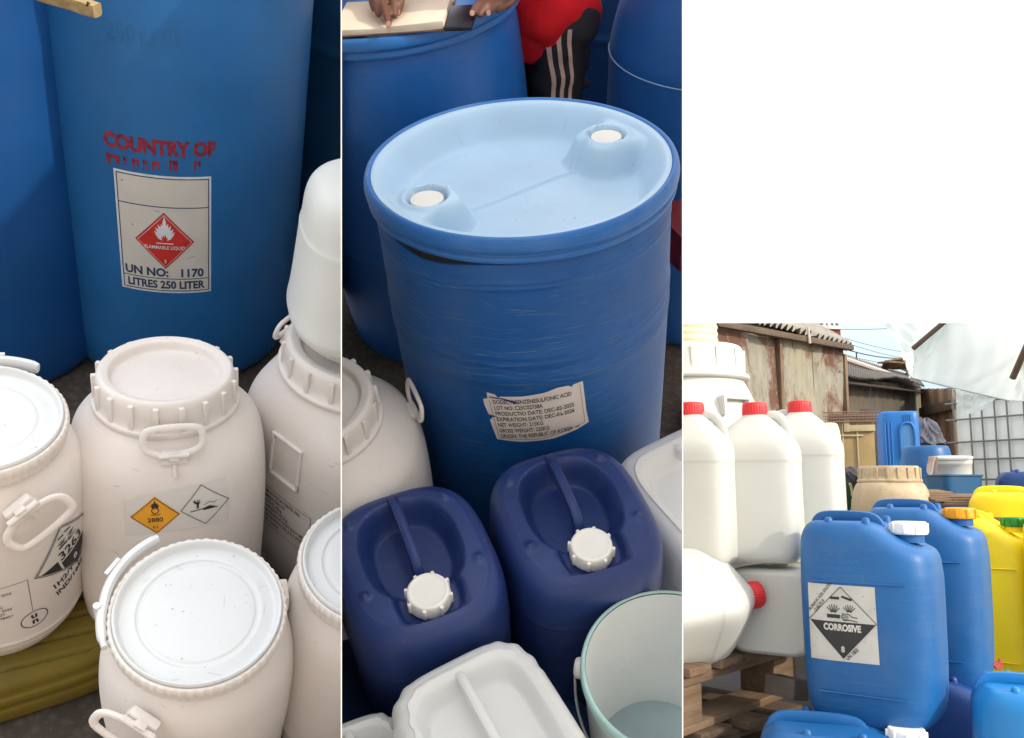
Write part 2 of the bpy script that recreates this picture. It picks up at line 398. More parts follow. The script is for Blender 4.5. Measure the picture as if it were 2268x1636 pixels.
def keg_screw(name, label, bay, pos, yaw=0, tilt=None, sc=1.0, a=0.157, b=None, n=2.7, H=0.55, lr=0.126, handles=(-90, 90), anchor=True, taper=0.90, group=None):
    b = b or a
    k = root(name, label, 'keg', bay, pos, yaw, tilt, anchor=(0, 0, H*sc if anchor else 0), group=group)
    S = Matrix.Scale(sc, 4)
    m = MB(); z1 = H-0.055
    m.loft([(0, a*0.80*taper, b*0.80*taper, n), (0.0, a*0.88*taper, b*0.88*taper, n), (0.02, a*0.95*taper, b*0.95*taper, n), (0.10, a*0.95, b*0.95, n), (0.30*H, a*0.97, b*0.97, n), (0.48*H, a, b, n),
            (0.66*H, a*1.0, b*1.0, n), (0.76*H, a*0.975, b*0.975, n-0.2), (0.83*H, a*0.90, b*0.90, 2.3), (z1, lr*0.97, lr*0.97, 2), (H-0.03, lr*0.93, lr*0.93, 2)], 128, 3, M=S)
    body = m.build('body', M_white, k)
    L = MB(); L.lathe([(lr*1.05, H-0.061), (lr*1.065, H-0.058), (lr*1.065, H-0.051), (lr*1.0, H-0.049), (lr*0.99, H-0.018), (lr*0.97, H-0.006), (lr*0.93, H), (lr*0.90, H), (lr*0.84, H-0.002), (lr*0.80, H-0.004), (lr*0.77, H-0.016), (lr*0.74, H-0.018), (lr*0.4, H-0.016), (0.0005, H-0.015)], 112, 2, M=S)
    for i in range(18):
        t = R(20*i+4); T = S @ Matrix.Rotation(t, 4, 'Z') @ Matrix.Translation((lr*0.995, 0, H-0.031)); L.box((0, 0, 0), (0.009, 0.009, 0.048), T, 0.002)
    L.build('lid', M_white, k)
    for t in handles:
        zf = 0.85
        if isinstance(t, tuple): t, zf = t
        rr = float(se(a, b, n, np.array([R(t)]))[0]); keg_handle(k, t, (rr*0.84)*sc, zf*H*sc, sc=sc*0.80, lean=-24)
    return k, body
def lever(parent, r, z, a0, a1, mat, open_=0.012):
    m = MB(); N = 22
    ii = []; 
    for i in range(N+1):
        t = i/N; ang = R(a0+(a1-a0)*t); rr = r + open_*max(0, (t-0.35))/0.65*1.0 + 0.006
        ii.append((rr*math.cos(ang), rr*math.sin(ang), z+0.004*math.sin(t*3)))
    w = [0.008 if i < 2 else 0.0125 for i in range(N+1)]; w[-1] = 0.010
    m.tube(ii, w, 12, sx=0.5, sy=0.8, up=(0, 0, 1), e=5)
    m.build('lever', mat, parent)
    h = MB(); a = R(a0+(a1-a0)*0.30); h.tube([((r+0.012)*math.cos(a), (r+0.012)*math.sin(a), z-0.013), ((r+0.012)*math.cos(a), (r+0.012)*math.sin(a), z+0.016)], 0.005, 10); h.build('lever_pin', mat, parent)
    h = MB(); a = R(a0+(a1-a0)*0.62); h.box(((r+0.018)*math.cos(a), (r+0.018)*math.sin(a), z+0.014), (0.006, 0.028, 0.003), None, 0.001, rot=(0, 0, a))
    h.build('lever_slot', mat, parent)
def keg_clamp(name, label, bay, pos, yaw=0, tilt=None, sc=1.0, H=0.47, lr=0.131, br=0.155, lev=(200, 100), handle=-60, hroll=0, group=None, hoop=0.25):
    k = root(name, label, 'keg', bay, pos, yaw, tilt, anchor=(0, 0, H*sc), group=group); S = Matrix.Scale(sc, 4)
    m = MB(); m.lathe([(br*0.74, 0), (br*0.80, 0.0), (br*0.86, 0.02), (br*0.925, hoop*H-0.02), (br*0.94, hoop*H-0.004), (br*0.965, hoop*H), (br*0.965, hoop*H+0.005), (br*0.955, hoop*H+0.01), (br*0.99, 0.44*H), (br, 0.58*H), (br*0.985, 0.72*H), (br*0.93, 0.83*H), (lr*0.965, H-0.045), (lr*0.93, H-0.034), (lr*0.93, H-0.01)], 128, 3, M=S)
    body = m.build('body', M_white, k)
    g = MB()
    teeth = lambda r, z, th: r*(1 + 0.0055*np.sign(np.sin(th*58))*(r > lr*1.0))
    g.lathe([(lr*0.95, H-0.036), (lr*1.0, H-0.036), (lr*1.012, H-0.030), (lr*1.012, H-0.022), (lr*1.02, H-0.020), (lr*1.035, H-0.012), (lr*1.02, H-0.003), (lr*0.985, H-0.002), (lr*0.965, H-0.006)], 464, 1, False, False, S, mod=teeth)
    g.build('clamp_ring', M_white, k)
    L = MB(); L.lathe([(lr*0.955, H-0.012), (lr*0.972, H-0.003), (lr*0.965, H+0.003), (lr*0.945, H+0.004), (lr*0.925, H+0.001), (lr*0.905, H-0.008), (lr*0.87, H-0.010), (lr*0.74, H-0.006), (lr*0.72, H-0.006), (lr*0.70, H-0.0085), (lr*0.66, H-0.0085), (lr*0.645, H-0.0065), (lr*0.3, H-0.0055), (0.0005, H-0.005)], 128, 2, M=S)
    L.build('lid', M_lidwhite, k)
    if lev: lever(k, lr*1.03*sc, (H-0.010)*sc, lev[0], lev[1], M_lidwhite)
    if handle is not None: keg_handle(k, handle, br*0.945*sc, 0.86*H*sc, drop=True, roll=hroll, w=0.056, h=0.040, sc=sc*0.86)
    return k, body

def scuffs(name, parent, surf, mat, n, seed, bands, L=(0.012, 0.09), W=(0.0003, 0.0010), span=0.26, slope=0.0):
    rq = random.Random(seed); S = []
    for i in range(n):
        c0, sp, _w = rq.choice(bands); u = rq.uniform(-span, span); v = rq.gauss(c0, sp); l = rq.uniform(*L)*rq.random()**0.7+0.006; sl = rq.gauss(slope, 0.10) if rq.random() < 0.86 else rq.uniform(-1.6, 1.6)
        if abs(sl) > 0.5: l *= 0.3
        w = rq.uniform(*W); c = rq.uniform(-0.15, 0.15); N = 6
        top = []; bot = []
        for k in range(N+1):
            t = k/N-0.5; x = u+l*t*math.cos(sl); y = v+l*t*math.sin(sl)+c*l*t*t; ww = w*(1-abs(2*t)**2)*0.5+0.00008; top.append((x, y+ww)); bot.append((x, y-ww))
        vv = top+bot[::-1]; S.append((vv, [(k, k+1, 2*N-k, 2*N+1-k)[::1] for k in range(N)]))
    return decal(name, S, mat, parent, surf, 0.0005, cell=0)
def specks(parent, body, R0, n, seed, mat, big=0.0016, scr=10):
    rq = random.Random(seed); S = []; sf_ = surf_pl(body, (0, 0, 0.3), (1, 0, 0), (0, 1, 0))
    for i in range(n):
        a = rq.uniform(0, 6.283); q = R0*math.sqrt(rq.random()); r_ = rq.uniform(0.0003, big)*rq.random()+0.0002; k_ = rq.randint(5, 8)
        S.append(poly2d([(q*math.cos(a)+r_*rq.uniform(0.6, 1.4)*math.cos(6.283*t/k_), q*math.sin(a)+r_*rq.uniform(0.6, 1.4)*math.sin(6.283*t/k_)) for t in range(k_)]))
    for i in range(scr):
        a = rq.uniform(0, 6.283); q = R0*math.sqrt(rq.random()); x, y = q*math.cos(a), q*math.sin(a); d = rq.uniform(0, 3.14); l = rq.uniform(0.004, 0.022); S.append(line2d([(x, y), (x+l*math.cos(d), y+l*math.sin(d))], 0.0004))
    decal('dirt_marks', S, mat, parent, sf_, 0.0005, cell=0)
M_grime = flat('grime', (0.47, 0.42, 0.36), 0.8, var=0.3, scale=60)
def part_of(k, n): return [c for c in k.children if c.name.split('.')[0] == n][0]
# ================================================================ STALL 1 (left)
def drum_plain(name, label, bay, pos, mat, H=1.08, r=0.29, group=None, yaw=0, hoops=False, tilt=None):
    d = root(name, label, 'drum', bay, pos, yaw, tilt, group=group)
    m = MB(); m.lathe(drum_body(H, r, hoops), 160, 2, ct=False); body = m.build('body', mat, d)
    L = MB(); L.lathe([(r*0.955, H-0.05), (r*1.0, H-0.045), (r*1.01, H-0.03), (r*1.0, H-0.015), (r*0.985, H), (r*0.95, H+0.003), (r*0.925, H-0.006), (r*0.90, H-0.035), (r*0.5, H-0.035), (0.0005, H-0.035)], 160, 2)
    L.build('lid', mat, d)
    return d, body
GD = 'blue plastic drums packed together behind the white kegs'
pos1 = B1.at(396, 425, 0.56)
d1, d1b = drum_plain('plastic_drum', 'large blue drum with the red flammable liquid sign and red stencilled writing', B1, (pos1.x-0.002, pos1.y+0.285, 0), M_drum, H=1.13, r=0.288)
# label on the drum
th_l = math.atan2(-(pos1.y+0.285), -pos1.x)
sf0 = surf_cyl(d1b, th_l - R(3.5), 0.447, 0.288); sf = lambda u, v: sf0(u*0.90-0.007, v*1.04+0.002)
U = 0.001
def build_drum_label():
    w, h = 0.105, 0.142
    sh = decal('sign_sheet', [poly2d(rect(-w, -h, w, h))], M_paperblue, d1, sf, 0.0006)
    sh['label'] = 'white printed sign with a red diamond'
    fr = line2d([(-w+0.006, -h+0.006), (w-0.006, -h+0.006), (w-0.006, h-0.006), (-w+0.006, h-0.006)], 0.0022, True)
    inner = poly2d(rect(-w+0.0075, -h+0.0075, w-0.0075, h-0.0075))
    decal('sign_face', [inner], M_paper, d1, sf, 0.0009)
    bars = [fr, poly2d(rect(-w+0.006, 0.070, w-0.006, 0.0722)), poly2d(rect(-w+0.006, -0.1055, w-0.006, -0.1035))]
    txt = [text2d('UN NO:', 0.0285, -0.094, -0.0985, bold=0.036, sx=0.98), text2d('1170', 0.0285, 0.030, -0.0985, bold=0.036, sx=1.0), text2d('LITRES 250 LITER', 0.027, -0.090, -0.1295, bold=0.036, sx=0.89)]
    marks = [xf(poly2d(circ2d(0, 0, 0.0018, 8)), 1, 0, -0.087, 0.120), xf(poly2d(circ2d(0, 0, 0.0016, 8)), 1, 0, -0.070, 0.022), line2d([(0.050, -0.052), (0.068, -0.045)], 0.0008), line2d([(-0.02, 0.062), (-0.008, 0.060)], 0.0009)]
    decal('sign_lettering', bars + txt + marks, M_inknavy, d1, sf, 0.0013)
    decal('diamond_border', [poly2d(diamond(0, -0.010, 0.066, 0.069))], M_inkgrey, d1, sf, 0.0012)
    decal('diamond_edge', [poly2d(diamond(0, -0.010, 0.0645, 0.0675))], M_red, d1, sf, 0.0016)
    decal('diamond_line', [poly2d(diamond(0, -0.010, 0.0605, 0.0635))], M_paperblue, d1, sf, 0.0020)
    decal('diamond', [poly2d(diamond(0, -0.010, 0.0590, 0.0620))], M_red, d1, sf, 0.0024)
    fl = [xf((FLAME, [tuple(range(len(FLAME)))]), 0.044, 0, 0, 0.015), poly2d(rect(-0.019, -0.0155, 0.019, -0.0130)), text2d('FLAMMABLE LIQUID', 0.0118, 0, -0.0285, 'CENTER', 0.012, 0.86), text2d('3', 0.012, 0, -0.0630, 'CENTER', 0.02)]
    decal('diamond_symbol', fl[:3], M_paperblue, d1, sf, 0.0029); decal('class_number', fl[3:], M_paperblue, d1, sf, 0.0029)
build_drum_label()
st = []
rng = random.Random(3)
st += [text2d('COUNTRY OF', 0.041, -0.122, 0.188, bold=0.055, sx=0.90), text2d('OR', 0.04, 0.062, 0.190, bold=0.05, sx=0.6)][:1]
for i, (x, w_) in enumerate([(-0.106, 0.030), (-0.070, 0.007), (-0.052, 0.014), (-0.030, 0.008), (-0.012, 0.016), (0.022, 0.018), (0.030, 0.010), (0.072, 0.014)]):
    x = x*1.05-0.008; y = 0.150 + (0.005 if x > 0 else 0); h_ = 0.022
    st += [poly2d(rect(x, y, x+w_*0.28, y+h_)), poly2d(rect(x, y+h_*0.62, x+w_, y+h_)), poly2d(rect(x+w_*0.7, y+h_*rng.uniform(0, 0.5), x+w_, y+h_*0.9))]
decal('stencil_text', st, M_stamp, d1, sf, 0.0008)
decal('moulded_text', [text2d('250 LITR', 0.044, -0.105, 0.400, bold=0.004, sx=0.95)], plastic('drum_blue_mould', (0.020, 0.135, 0.36), 0.4), d1, sf, 0.0012)

p = B1.at(-150, 425, 0.56)
drum_plain('plastic_drum', 'deep blue drum at the left edge, beside the drum with the red sign', B1, (p.x-0.02, p.y+0.30, 0), M_drumL, H=1.13, r=0.297)
p = B1.at(935, 250, 0.7)
drum_plain('plastic_drum', 'dark teal blue drum seen as a narrow strip behind the upright white jug', B1, (p.x+0.02, p.y+0.42, 0), M_teal, H=1.15, r=0.30, hoops=True)
p = B1.at(120, -200, 0.9)
drum_plain('plastic_drum', 'dark blue drum in the gap behind the two front drums', B1, (p.x, p.y+0.25, 0), M_teal, H=1.05, r=0.29)
# centre keg
kc, kcb = keg_screw('plastic_keg', 'square shouldered white keg with screw lid and yellow oxidiser diamond, in the left stall', B1, B1.at(368, 815, 0.56), yaw=-3, tilt=(-9, 0), H=0.56, a=0.160, b=0.150, n=2.9, lr=0.109, handles=(-84, (98, 0.845)))
sfk0 = surf_cyl(kcb, R(-90), 0.388, 0.155, roll=0.0); sfk = lambda u, v: sfk0(u*0.80+0.018, v*0.85)
decal('label_film', [poly2d([(-0.100, -0.062), (0.095, -0.045), (0.097, 0.052), (0.030, 0.048), (-0.03, 0.038), (-0.070, 0.030), (-0.100, 0.020)])], M_clear, kc, sfk, 0.0006)
decal('hazard_diamond', [poly2d([(-0.042, -0.058), (0.005, -0.012), (-0.044, 0.030), (-0.091, -0.016)])], M_orange, kc, sfk, 0.0012)
ox = [line2d([(-0.042, -0.055), (0.002, -0.012), (-0.044, 0.027), (-0.088, -0.016)], 0.0013, True), line2d([(0.052, -0.042), (0.096, 0.006), (0.047, 0.048), (0.006, -0.006)], 0.0013, True),
      xf((FLAME, [tuple(range(len(FLAME)))]), 0.016, 0.05, -0.044, 0.010), line2d(circ2d(-0.0435, -0.002, 0.0065), 0.0016, True), poly2d(rect(-0.052, -0.0125, -0.034, -0.011)),
      text2d('2880', 0.014, -0.059, -0.029, bold=0.015, sx=1.1, rot=0.05), text2d('5.1', 0.009, -0.049, -0.044, bold=0.01, rot=0.05)]
tree_ = [(-0.1, -0.5), (-0.06, -0.1), (-0.3, 0.1), (-0.45, 0.35), (-0.26, 0.2), (-0.22, 0.5), (-0.14, 0.18), (-0.02, 0.1), (0.0, 0.52), (0.06, 0.12), (0.2, 0.45), (0.16, 0.08), (0.34, 0.3), (0.12, -0.08), (0.10, -0.5)]
ox += [xf((tree_, [tuple(range(len(tree_)))]), 0.022, 0, 0.038, 0.008), line2d([(0.024, -0.010), (0.052, -0.004), (0.074, -0.006)], 0.0016), poly2d([(0.045, -0.006), (0.060, 0.001), (0.076, -0.006), (0.050, -0.0085)]), line2d([(0.050, 0.004), (0.060, 0.009), (0.068, 0.006), (0.074, 0.010)], 0.001)]
decal('label_print', ox, M_ink, kc, sfk, 0.0018)

# right rear keg with a jug on its lid
kr, krb = keg_screw('plastic_keg', 'big white keg with screw lid and printed hypochlorite label, carrying the upright white jug', B1, B1.at(806, 750, 0.56), tilt=(-4, 0), yaw=34, H=0.56, sc=1.0, a=0.178, b=0.178, n=3.4, lr=0.140, handles=((104, 0.88),), taper=0.9)
sfr = surf_cyl(krb, R(-34-138), 0.235, 0.19)
decal('label_frame', [line2d([(-0.13, -0.062), (0.055, -0.062), (0.055, 0.042), (-0.13, 0.042)], 0.0012, True)], M_inkgrey, kr, sfr, 0.001)
tx = ['CALCIUM HYPOCHLORITE 70%', 'UN NUMBER: 0081/79', 'NET WEIGHT: 45kg', 'GROSS WEIGHT: 47.7kg', 'DATE OF PRODUCTION: JULY 08,2025', 'DATE OF EXPIRATION: JULY 07,2027', 'MADE IN CHINA']
decal('label_print', [text2d(s, 0.0115, -0.098, 0.027-0.0135*i, bold=0.012, sx=0.8) for i, s in enumerate(tx)], M_ink, kr, sfr, 0.001)
g = MB(); T = Matrix.Rotation(R(-34-150), 4, 'Z')
# moulded hand grip: a recessed pocket drawn as a shallow frame with a sunken plate
def grip(parent, body, th, z, w, h, mat, name='hand_grip'):
    s_ = surf_cyl(body, th, z, 0.18); m = MB(); P_ = []
    for (u, v) in ((-w, -h), (w, -h), (w, h), (-w, h)):
        q = s_(u, v)
        if q is None: return
        P_.append(q)
    fr = [q[0] + q[1]*0.003 for q in P_]
    seg = []
    for i in range(4):
        a, b = fr[i], fr[(i+1) % 4]
        for k in range(6): seg.append(a.lerp(b, k/6))
    m.tube(seg, 0.004, 8, closed=True); m.build(name, mat, parent)
grip(kr, krb, R(-34-143), 0.37, 0.035, 0.045, M_white)
jg = root('plastic_jug', 'round shouldered white jug standing on the screw lid of the big white keg', 'jug', B1, B1.at(803, 748, 0.555), yaw=0, tilt=(-2, -2))
jgs = 0.88
m = MB(); m.loft([(0, 0.070, 0.070, 2), (0.0, 0.085, 0.085, 2.2), (0.015, 0.098, 0.098, 2.4), (0.06, 0.128, 0.128, 2.6), (0.075, 0.133, 0.133, 2.6), (0.085, 0.134, 0.134, 2.6), (0.12, 0.128, 0.128, 2.6), (0.25, 0.116, 0.116, 2.6), (0.262, 0.116, 0.116, 2.6), (0.268, 0.113, 0.113, 2.6), (0.325, 0.108, 0.108, 2.5), (0.352, 0.096, 0.096, 2.4), (0.362, 0.078, 0.078, 2.2), (0.364, 0.02, 0.02, 2)], 128, 2)
m.v = [(x, y, z*jgs) for x, y, z in m.v]; m.build('body', M_natural, jg)
m = MB(); m.lathe([(0.024, 0.355), (0.024, 0.375), (0.022, 0.392), (0.002, 0.394)], 40, 1); m.v = [(x, y, z*jgs) for x, y, z in m.v]; m.build('cap', M_natural, jg)

# front, left and right kegs with clamp lids
kf, kfb = keg_clamp('plastic_keg', 'nearest white keg, with clamp ring lid and lever, below the keg with the yellow diamond', B1, B1.at(441, 1350, 0.50), tilt=(5, 0), H=0.50, lr=0.1125, br=0.137, lev=(196, 112), handle=-124, hroll=-25)
kl, klb = keg_clamp('plastic_keg', 'white keg with clamp lid and 3263 corrosive diamond, standing on the dark yellow can', B1, B1.at(-45, 922, 0.565), H=0.45, lr=0.113, br=0.141, lev=(132, 60), handle=-64, hroll=35, hoop=0.13, tilt=(0, 4))
sl_ = surf_cyl(klb, R(-46), 0.175, 0.155, roll=0.16)
# 3263 diamond seen from the side
q = 0.062
def rotp(p, a): c, s_ = math.cos(a), math.sin(a); return (p[0]*c-p[1]*s_, p[0]*s_+p[1]*c)
dsh = decal('corrosive_label', [poly2d([rotp((x*0.072+0.0, y*0.072), 0) for x, y in ((0, -1), (1, 0), (0, 1), (-1, 0))])], M_paper, kl, surf_cyl(klb, R(-33), 0.240, 0.140, roll=0.30), 0.0007)
s2 = surf_cyl(klb, R(-33), 0.240, 0.140, roll=0.30)
decal('corrosive_print', [line2d([(0, -0.069), (0.069, 0), (0, 0.069), (-0.069, 0)], 0.0014, True), line2d([(0, -0.065), (0.065, 0), (0, 0.065), (-0.065, 0)], 0.0010, True), poly2d([(-0.060, -0.004), (-0.030, -0.004), (-0.030, -0.034)]), poly2d([(-0.026, -0.016), (0.038, -0.016), (0.04, -0.024), (0, -0.062), (-0.026, -0.038)]), text2d('3263', 0.032, -0.026, -0.011, bold=0.02, sx=0.85)] + corrosion(0.034, 0.0, 0.034), M_ink, kl, s2, 0.0012)
decal('class_number', [text2d('8', 0.02, 0, -0.046, 'CENTER', 0.02)], M_paper, kl, s2, 0.0016)
decal('moulded_code', [text2d('1H2/Y 48/S/25', 0.0205, 0, 0.011, bold=0.02, sx=0.85), text2d('IND/165D8457', 0.0205, 0, -0.013, bold=0.02, sx=0.85)], M_ink, kl, surf_cyl(klb, R(-46), 0.148, 0.137, roll=0.30), 0.0008)
decal('un_mark', [line2d(circ2d(0, 0, 0.021), 0.0016, True), text2d('u', 0.021, 0, 0.003, 'CENTER', 0.03), text2d('n', 0.021, 0, -0.013, 'CENTER', 0.03)], M_ink, kl, surf_cyl(klb, R(-61), 0.112, 0.137, roll=0.1), 0.0008)
s4 = surf_cyl(klb, R(-80), 0.180, 0.137, roll=0.06)
ll = ['OF LINDANE CHEMICALS', 'BATCH NO: AL/KBL  JJ MAH 2025', 'PROPER', 'TECH. MERCAPTAN', 'NET WT. OF DRUM(S) 25KG', 'UN 3263  MFG DATE: NOV 2025', '1H2/Y  EXP DATE: OCT 2027', 'UN 1H2/Y48/S/25/IND/165D8457']
decal('leaflet_print', [text2d(s, 0.0085, -0.090, 0.030-0.0102*i, bold=0.008, sx=0.86) for i, s in enumerate(ll)] + [line2d([(-0.11, 0.042), (0.040, 0.042), (0.040, -0.046)], 0.0009)], M_inkgrey, kl, s4, 0.0008)

keg_clamp('plastic_keg', 'white keg with clamp lid cut off by the divider, right of the nearest keg', B1, B1.at(836, 1238, 0.50), H=0.50, lr=0.1125, br=0.137, lev=None, handle=178, hroll=10)
for q_, (k_, b_, n_) in enumerate(((kc, kcb, 26), (kf, kfb, 22), (kl, klb, 26), (kr, krb, 20))):
    specks(k_, part_of(k_, 'lid'), 0.105, 34, 20+q_, M_grime)
    scuffs('scuff_marks', k_, surf_cyl(b_, R(-90), 0.30, 0.15), M_grime, n_, 40+q_, [(0.0, 0.09, 1), (0.08, 0.03, 1)], span=0.20, L=(0.002, 0.016), W=(0.0003, 0.0008), slope=rng.uniform(-0.9, 0.9))
# yellow can lying under the left keg
yc = root('jerrycan', 'dark yellow ribbed can lying on the gravel under the left white keg', 'jerrycan', B1, B1.at(48, 1420, 0.06), yaw=12, anchor=(0, 0, 0.06))
rib = lambda X, Y, z, th: (X, Y + 0.004*np.sin(X*130))
m = MB(); m.loft([(0, 0.12, 0.11, 4), (0.0, 0.15, 0.13, 4), (0.012, 0.165, 0.148, 4), (0.045, 0.170, 0.152, 4), (0.050, 0.162, 0.146, 4), (0.058, 0.162, 0.146, 4), (0.064, 0.171, 0.153, 4), (0.080, 0.171, 0.153, 4), (0.085, 0.162, 0.146, 4), (0.105, 0.160, 0.145, 4), (0.118, 0.145, 0.13, 4)], 160, 3, top=lambda X, Y: -0.006*np.exp(-(np.mod(X*0.08+Y+0.5, 0.046)-0.023)**2/0.004**2)*smooth01((0.13-np.abs(X))/0.03), K=40)
m.v = [(x, y*0.80, z) for x, y, z in m.v]; m.build('body', M_olive, yc)
m = MB(); m.tube([(0.168, -0.10, 0.06), (0.195, -0.10, 0.06)], 0.026, 24); m.build('cap', M_olive, yc)
# stick at the top
stk = root('wooden_stick', 'weathered grooved wooden stick end at the top, across the signed blue drum', 'stick', B1, (0, 0, 0))
a_, b_ = B1.atd(216, 24, 1.46), B1.atd(-160, -90, 1.50)
m = MB(); n_ = 14; pts = [a_.lerp(b_, i/n_) for i in range(n_+1)]
m.tube(pts, [0.0105+0.0006*math.sin(i*2.1) for i in range(n_+1)], 16, e=7); m.build('shaft', wood('wood_pale', (0.26, 0.17, 0.07), (0.46, 0.34, 0.17), 0), stk)
d_ = (b_-a_).normalized(); up_ = Vector((0, -0.7, 0.7)); up_ = (up_ - d_*up_.dot(d_)).normalized()
m = MB(); m.tube([a_ + d_*0.02 + up_*0.0085, a_ + d_*0.13 + up_*0.0085], 0.0032, 8); m.build('groove', flat('groove_dark', (0.05, 0.03, 0.015)), stk)
m = MB(); m.tube([a_ + d_*0.008 + up_*0.006, a_ + d_*0.012 + up_*0.0135], 0.004, 10); m.build('nail', flat('rust_iron', (0.07, 0.045, 0.03), 0.6, 0.6), stk)

# ================================================================ STALL 2 (middle)
def jerrycan(name, label, bay, pos, yaw, mat, capmat, a=0.138, b=0.160, H=0.47, n=3.0, tilt=None, style='horseshoe', sc=1.0, group=None, anchor=None, capn=8, capr=0.038, fluted=False, K=64, N=176, cat='jerrycan', band=True, soft=1.0, cap=True, body_mat2=None):
    k = root(name, label, cat, bay, pos, yaw, tilt, anchor=anchor if anchor is not None else (0, 0, H), group=group)
    d_back = b*0.78; cy = -b*0.50
    if style == 'horseshoe':
        def top(X, Y):
            x, y = X, Y - b*0.12
            rr = (np.abs(x/(a*0.60))**2.6 + np.abs(y/(b*0.62))**2.6)**(1/2.6)
            z = -0.048*(1-smooth01((rr-0.72)/0.34)) + 0.0075*np.exp(-((rr-1.22)/0.11)**2)
            # second shallow step between the ridge and the recess
            rc = np.hypot(X, Y-cy)
            z = np.minimum(z, -0.022*(1-smooth01((rc-capr*1.25)/0.016)))
            ch = (1-smooth01((np.abs(X)-a*0.34)/0.012))*smooth01((b*0.05-Y)/0.03)*smooth01((Y+b*0.80)/0.02); z = z - 0.012*ch*smooth01((z+0.03)/0.02)
            edge = (np.abs(X/a)**n + np.abs(Y/b)**n)**(1/n)
            z = z - 0.012*smooth01((edge-0.70)/0.3)*0.0
            for sx_, sy_ in ((-0.62, 0.62), (0.62, 0.62), (-0.70, -0.30), (0.70, -0.30)):
                z = z + 0.007*np.exp(-((X-sx_*a)**2+(Y-sy_*b)**2)/(0.0068**2))
            return z
    elif style == 'tray':
        def top(X, Y):
            rr = (np.abs(X/(a*0.72))**5 + np.abs((Y)/(b*0.70))**5)**(1/5)
            z = -0.034*(1-smooth01((rr-0.80)/0.22)) + 0.004*np.exp(-((rr-1.10)/0.06)**2)
            return z
    else:
        def top(X, Y): return -0.012*smooth01((np.hypot(X, Y-cy)-capr*1.4)/0.05)*0 + 0*X
    m = MB()
    md = None
    if fluted:
        def md(X, Y, z, th):
            q = 0.0018*np.cos(th*30)*smooth01((np.abs(np.sin(2*th))-0.70)/0.2)*(z > H*0.5); r = np.hypot(X, Y); return X*(1+q/r), Y*(1+q/r)
    sec = [(0, a*0.78, b*(0.80-0.1*(soft > 1)), n), (0.0, a*0.86, b*(0.87-0.1*(soft > 1)), n), (0.012*soft, a*0.94, b*0.94, n), (0.045*soft, a*0.985, b*0.985, n)]
    if band: sec += [(H*0.30, a, b, n), (H*0.31, a*1.0, b*1.0, n)]
    sec += [(H*0.60, a*1.0, b*1.0, n), (H*0.72, a*1.0, b*1.0, n)]
    if band: sec += [(H*0.79, a*1.0, b*1.0, n), (H*0.795, a*1.008, b*1.008, n), (H*0.81, a*1.004, b*1.004, n)]
    sec += [(H-0.040, a*0.985, b*0.985, n), (H-0.018, a*0.95, b*0.955, n), (H-0.005, a*0.88, b*0.89, n), (H, a*0.80, b*0.815, n)]
    m.loft([tuple(q[i] if i else q[0] for i in range(4)) for q in sec], N, 2, top=top, K=K, mod=md)
    S = Matrix.Scale(sc, 4); m.v = [tuple(S @ Vector(p)) for p in m.v]
    body = m.build('body', mat, k)
    hm = MB()
    if style == 'horseshoe':
        pts = chaikin([(0, b*0.80, H-0.008), (0, b*0.70, H+0.002), (0, b*0.40, H+0.001), (0, b*0.02, H-0.004), (0, -b*0.10, H-0.012), (0, -b*0.16, H-0.050)], 2)
        hm.tube(pts, 0.0140, 16, sx=0.95, sy=0.66, up=(1, 0, 0.001), M=S @ Matrix.Identity(4), e=4)
    elif style == 'tray':
        hm.tube(chaikin([(0, b*0.72, H-0.010), (0, b*0.60, H-0.003), (0, -b*0.60, H-0.003), (0, -b*0.72, H-0.012)], 2), 0.0125, 16, sx=0.95, sy=0.6, up=(1, 0, 0.001), M=S, e=4)
    elif style == 'side':
        hm.tube(chaikin([(0, b*0.86, H-0.020), (0, b*0.80, H+0.006), (0, b*0.60, H+0.012), (0, -b*0.02, H+0.010), (0, -b*0.15, H-0.004), (0, -b*0.17, H-0.03)], 2), 0.0125, 16, sx=1.0, sy=0.6, up=(1, 0, 0.001), M=S, e=4)
    if hm.v: hm.build('handle', mat, k)
    if cap:
        c = MB(); zc = H-0.012; c.cur = 0
        c.lathe([(capr*0.86, zc-0.012), (capr*0.98, zc-0.012), (capr*1.02, zc-0.008), (capr*1.0, zc), (capr*0.97, zc+0.014), (capr*0.92, zc+0.0175), (capr*0.80, zc+0.0180), (capr*0.78, zc+0.0165), (capr*0.3, zc+0.0165), (0.0003, zc+0.0165)], 64, 2, M=S @ Matrix.Translation((0, cy, 0)))
        for i in range(capn):
            T = S @ Matrix.Translation((0, cy, zc+0.003)) @ Matrix.Rotation(2*math.pi*i/capn+0.3, 4, 'Z') @ Matrix.Translation((capr*0.985, 0, 0)); c.box((0, 0, 0), (0.008, 0.006, 0.022), T, 0.0018)
        c.build('cap', capmat, k)
        nk = MB(); nk.lathe([(capr*0.80, zc-0.03), (capr*0.80, zc-0.010)], 40, 0, M=S @ Matrix.Translation((0, cy, 0))); nk.build('neck', mat, k)
    return k, body

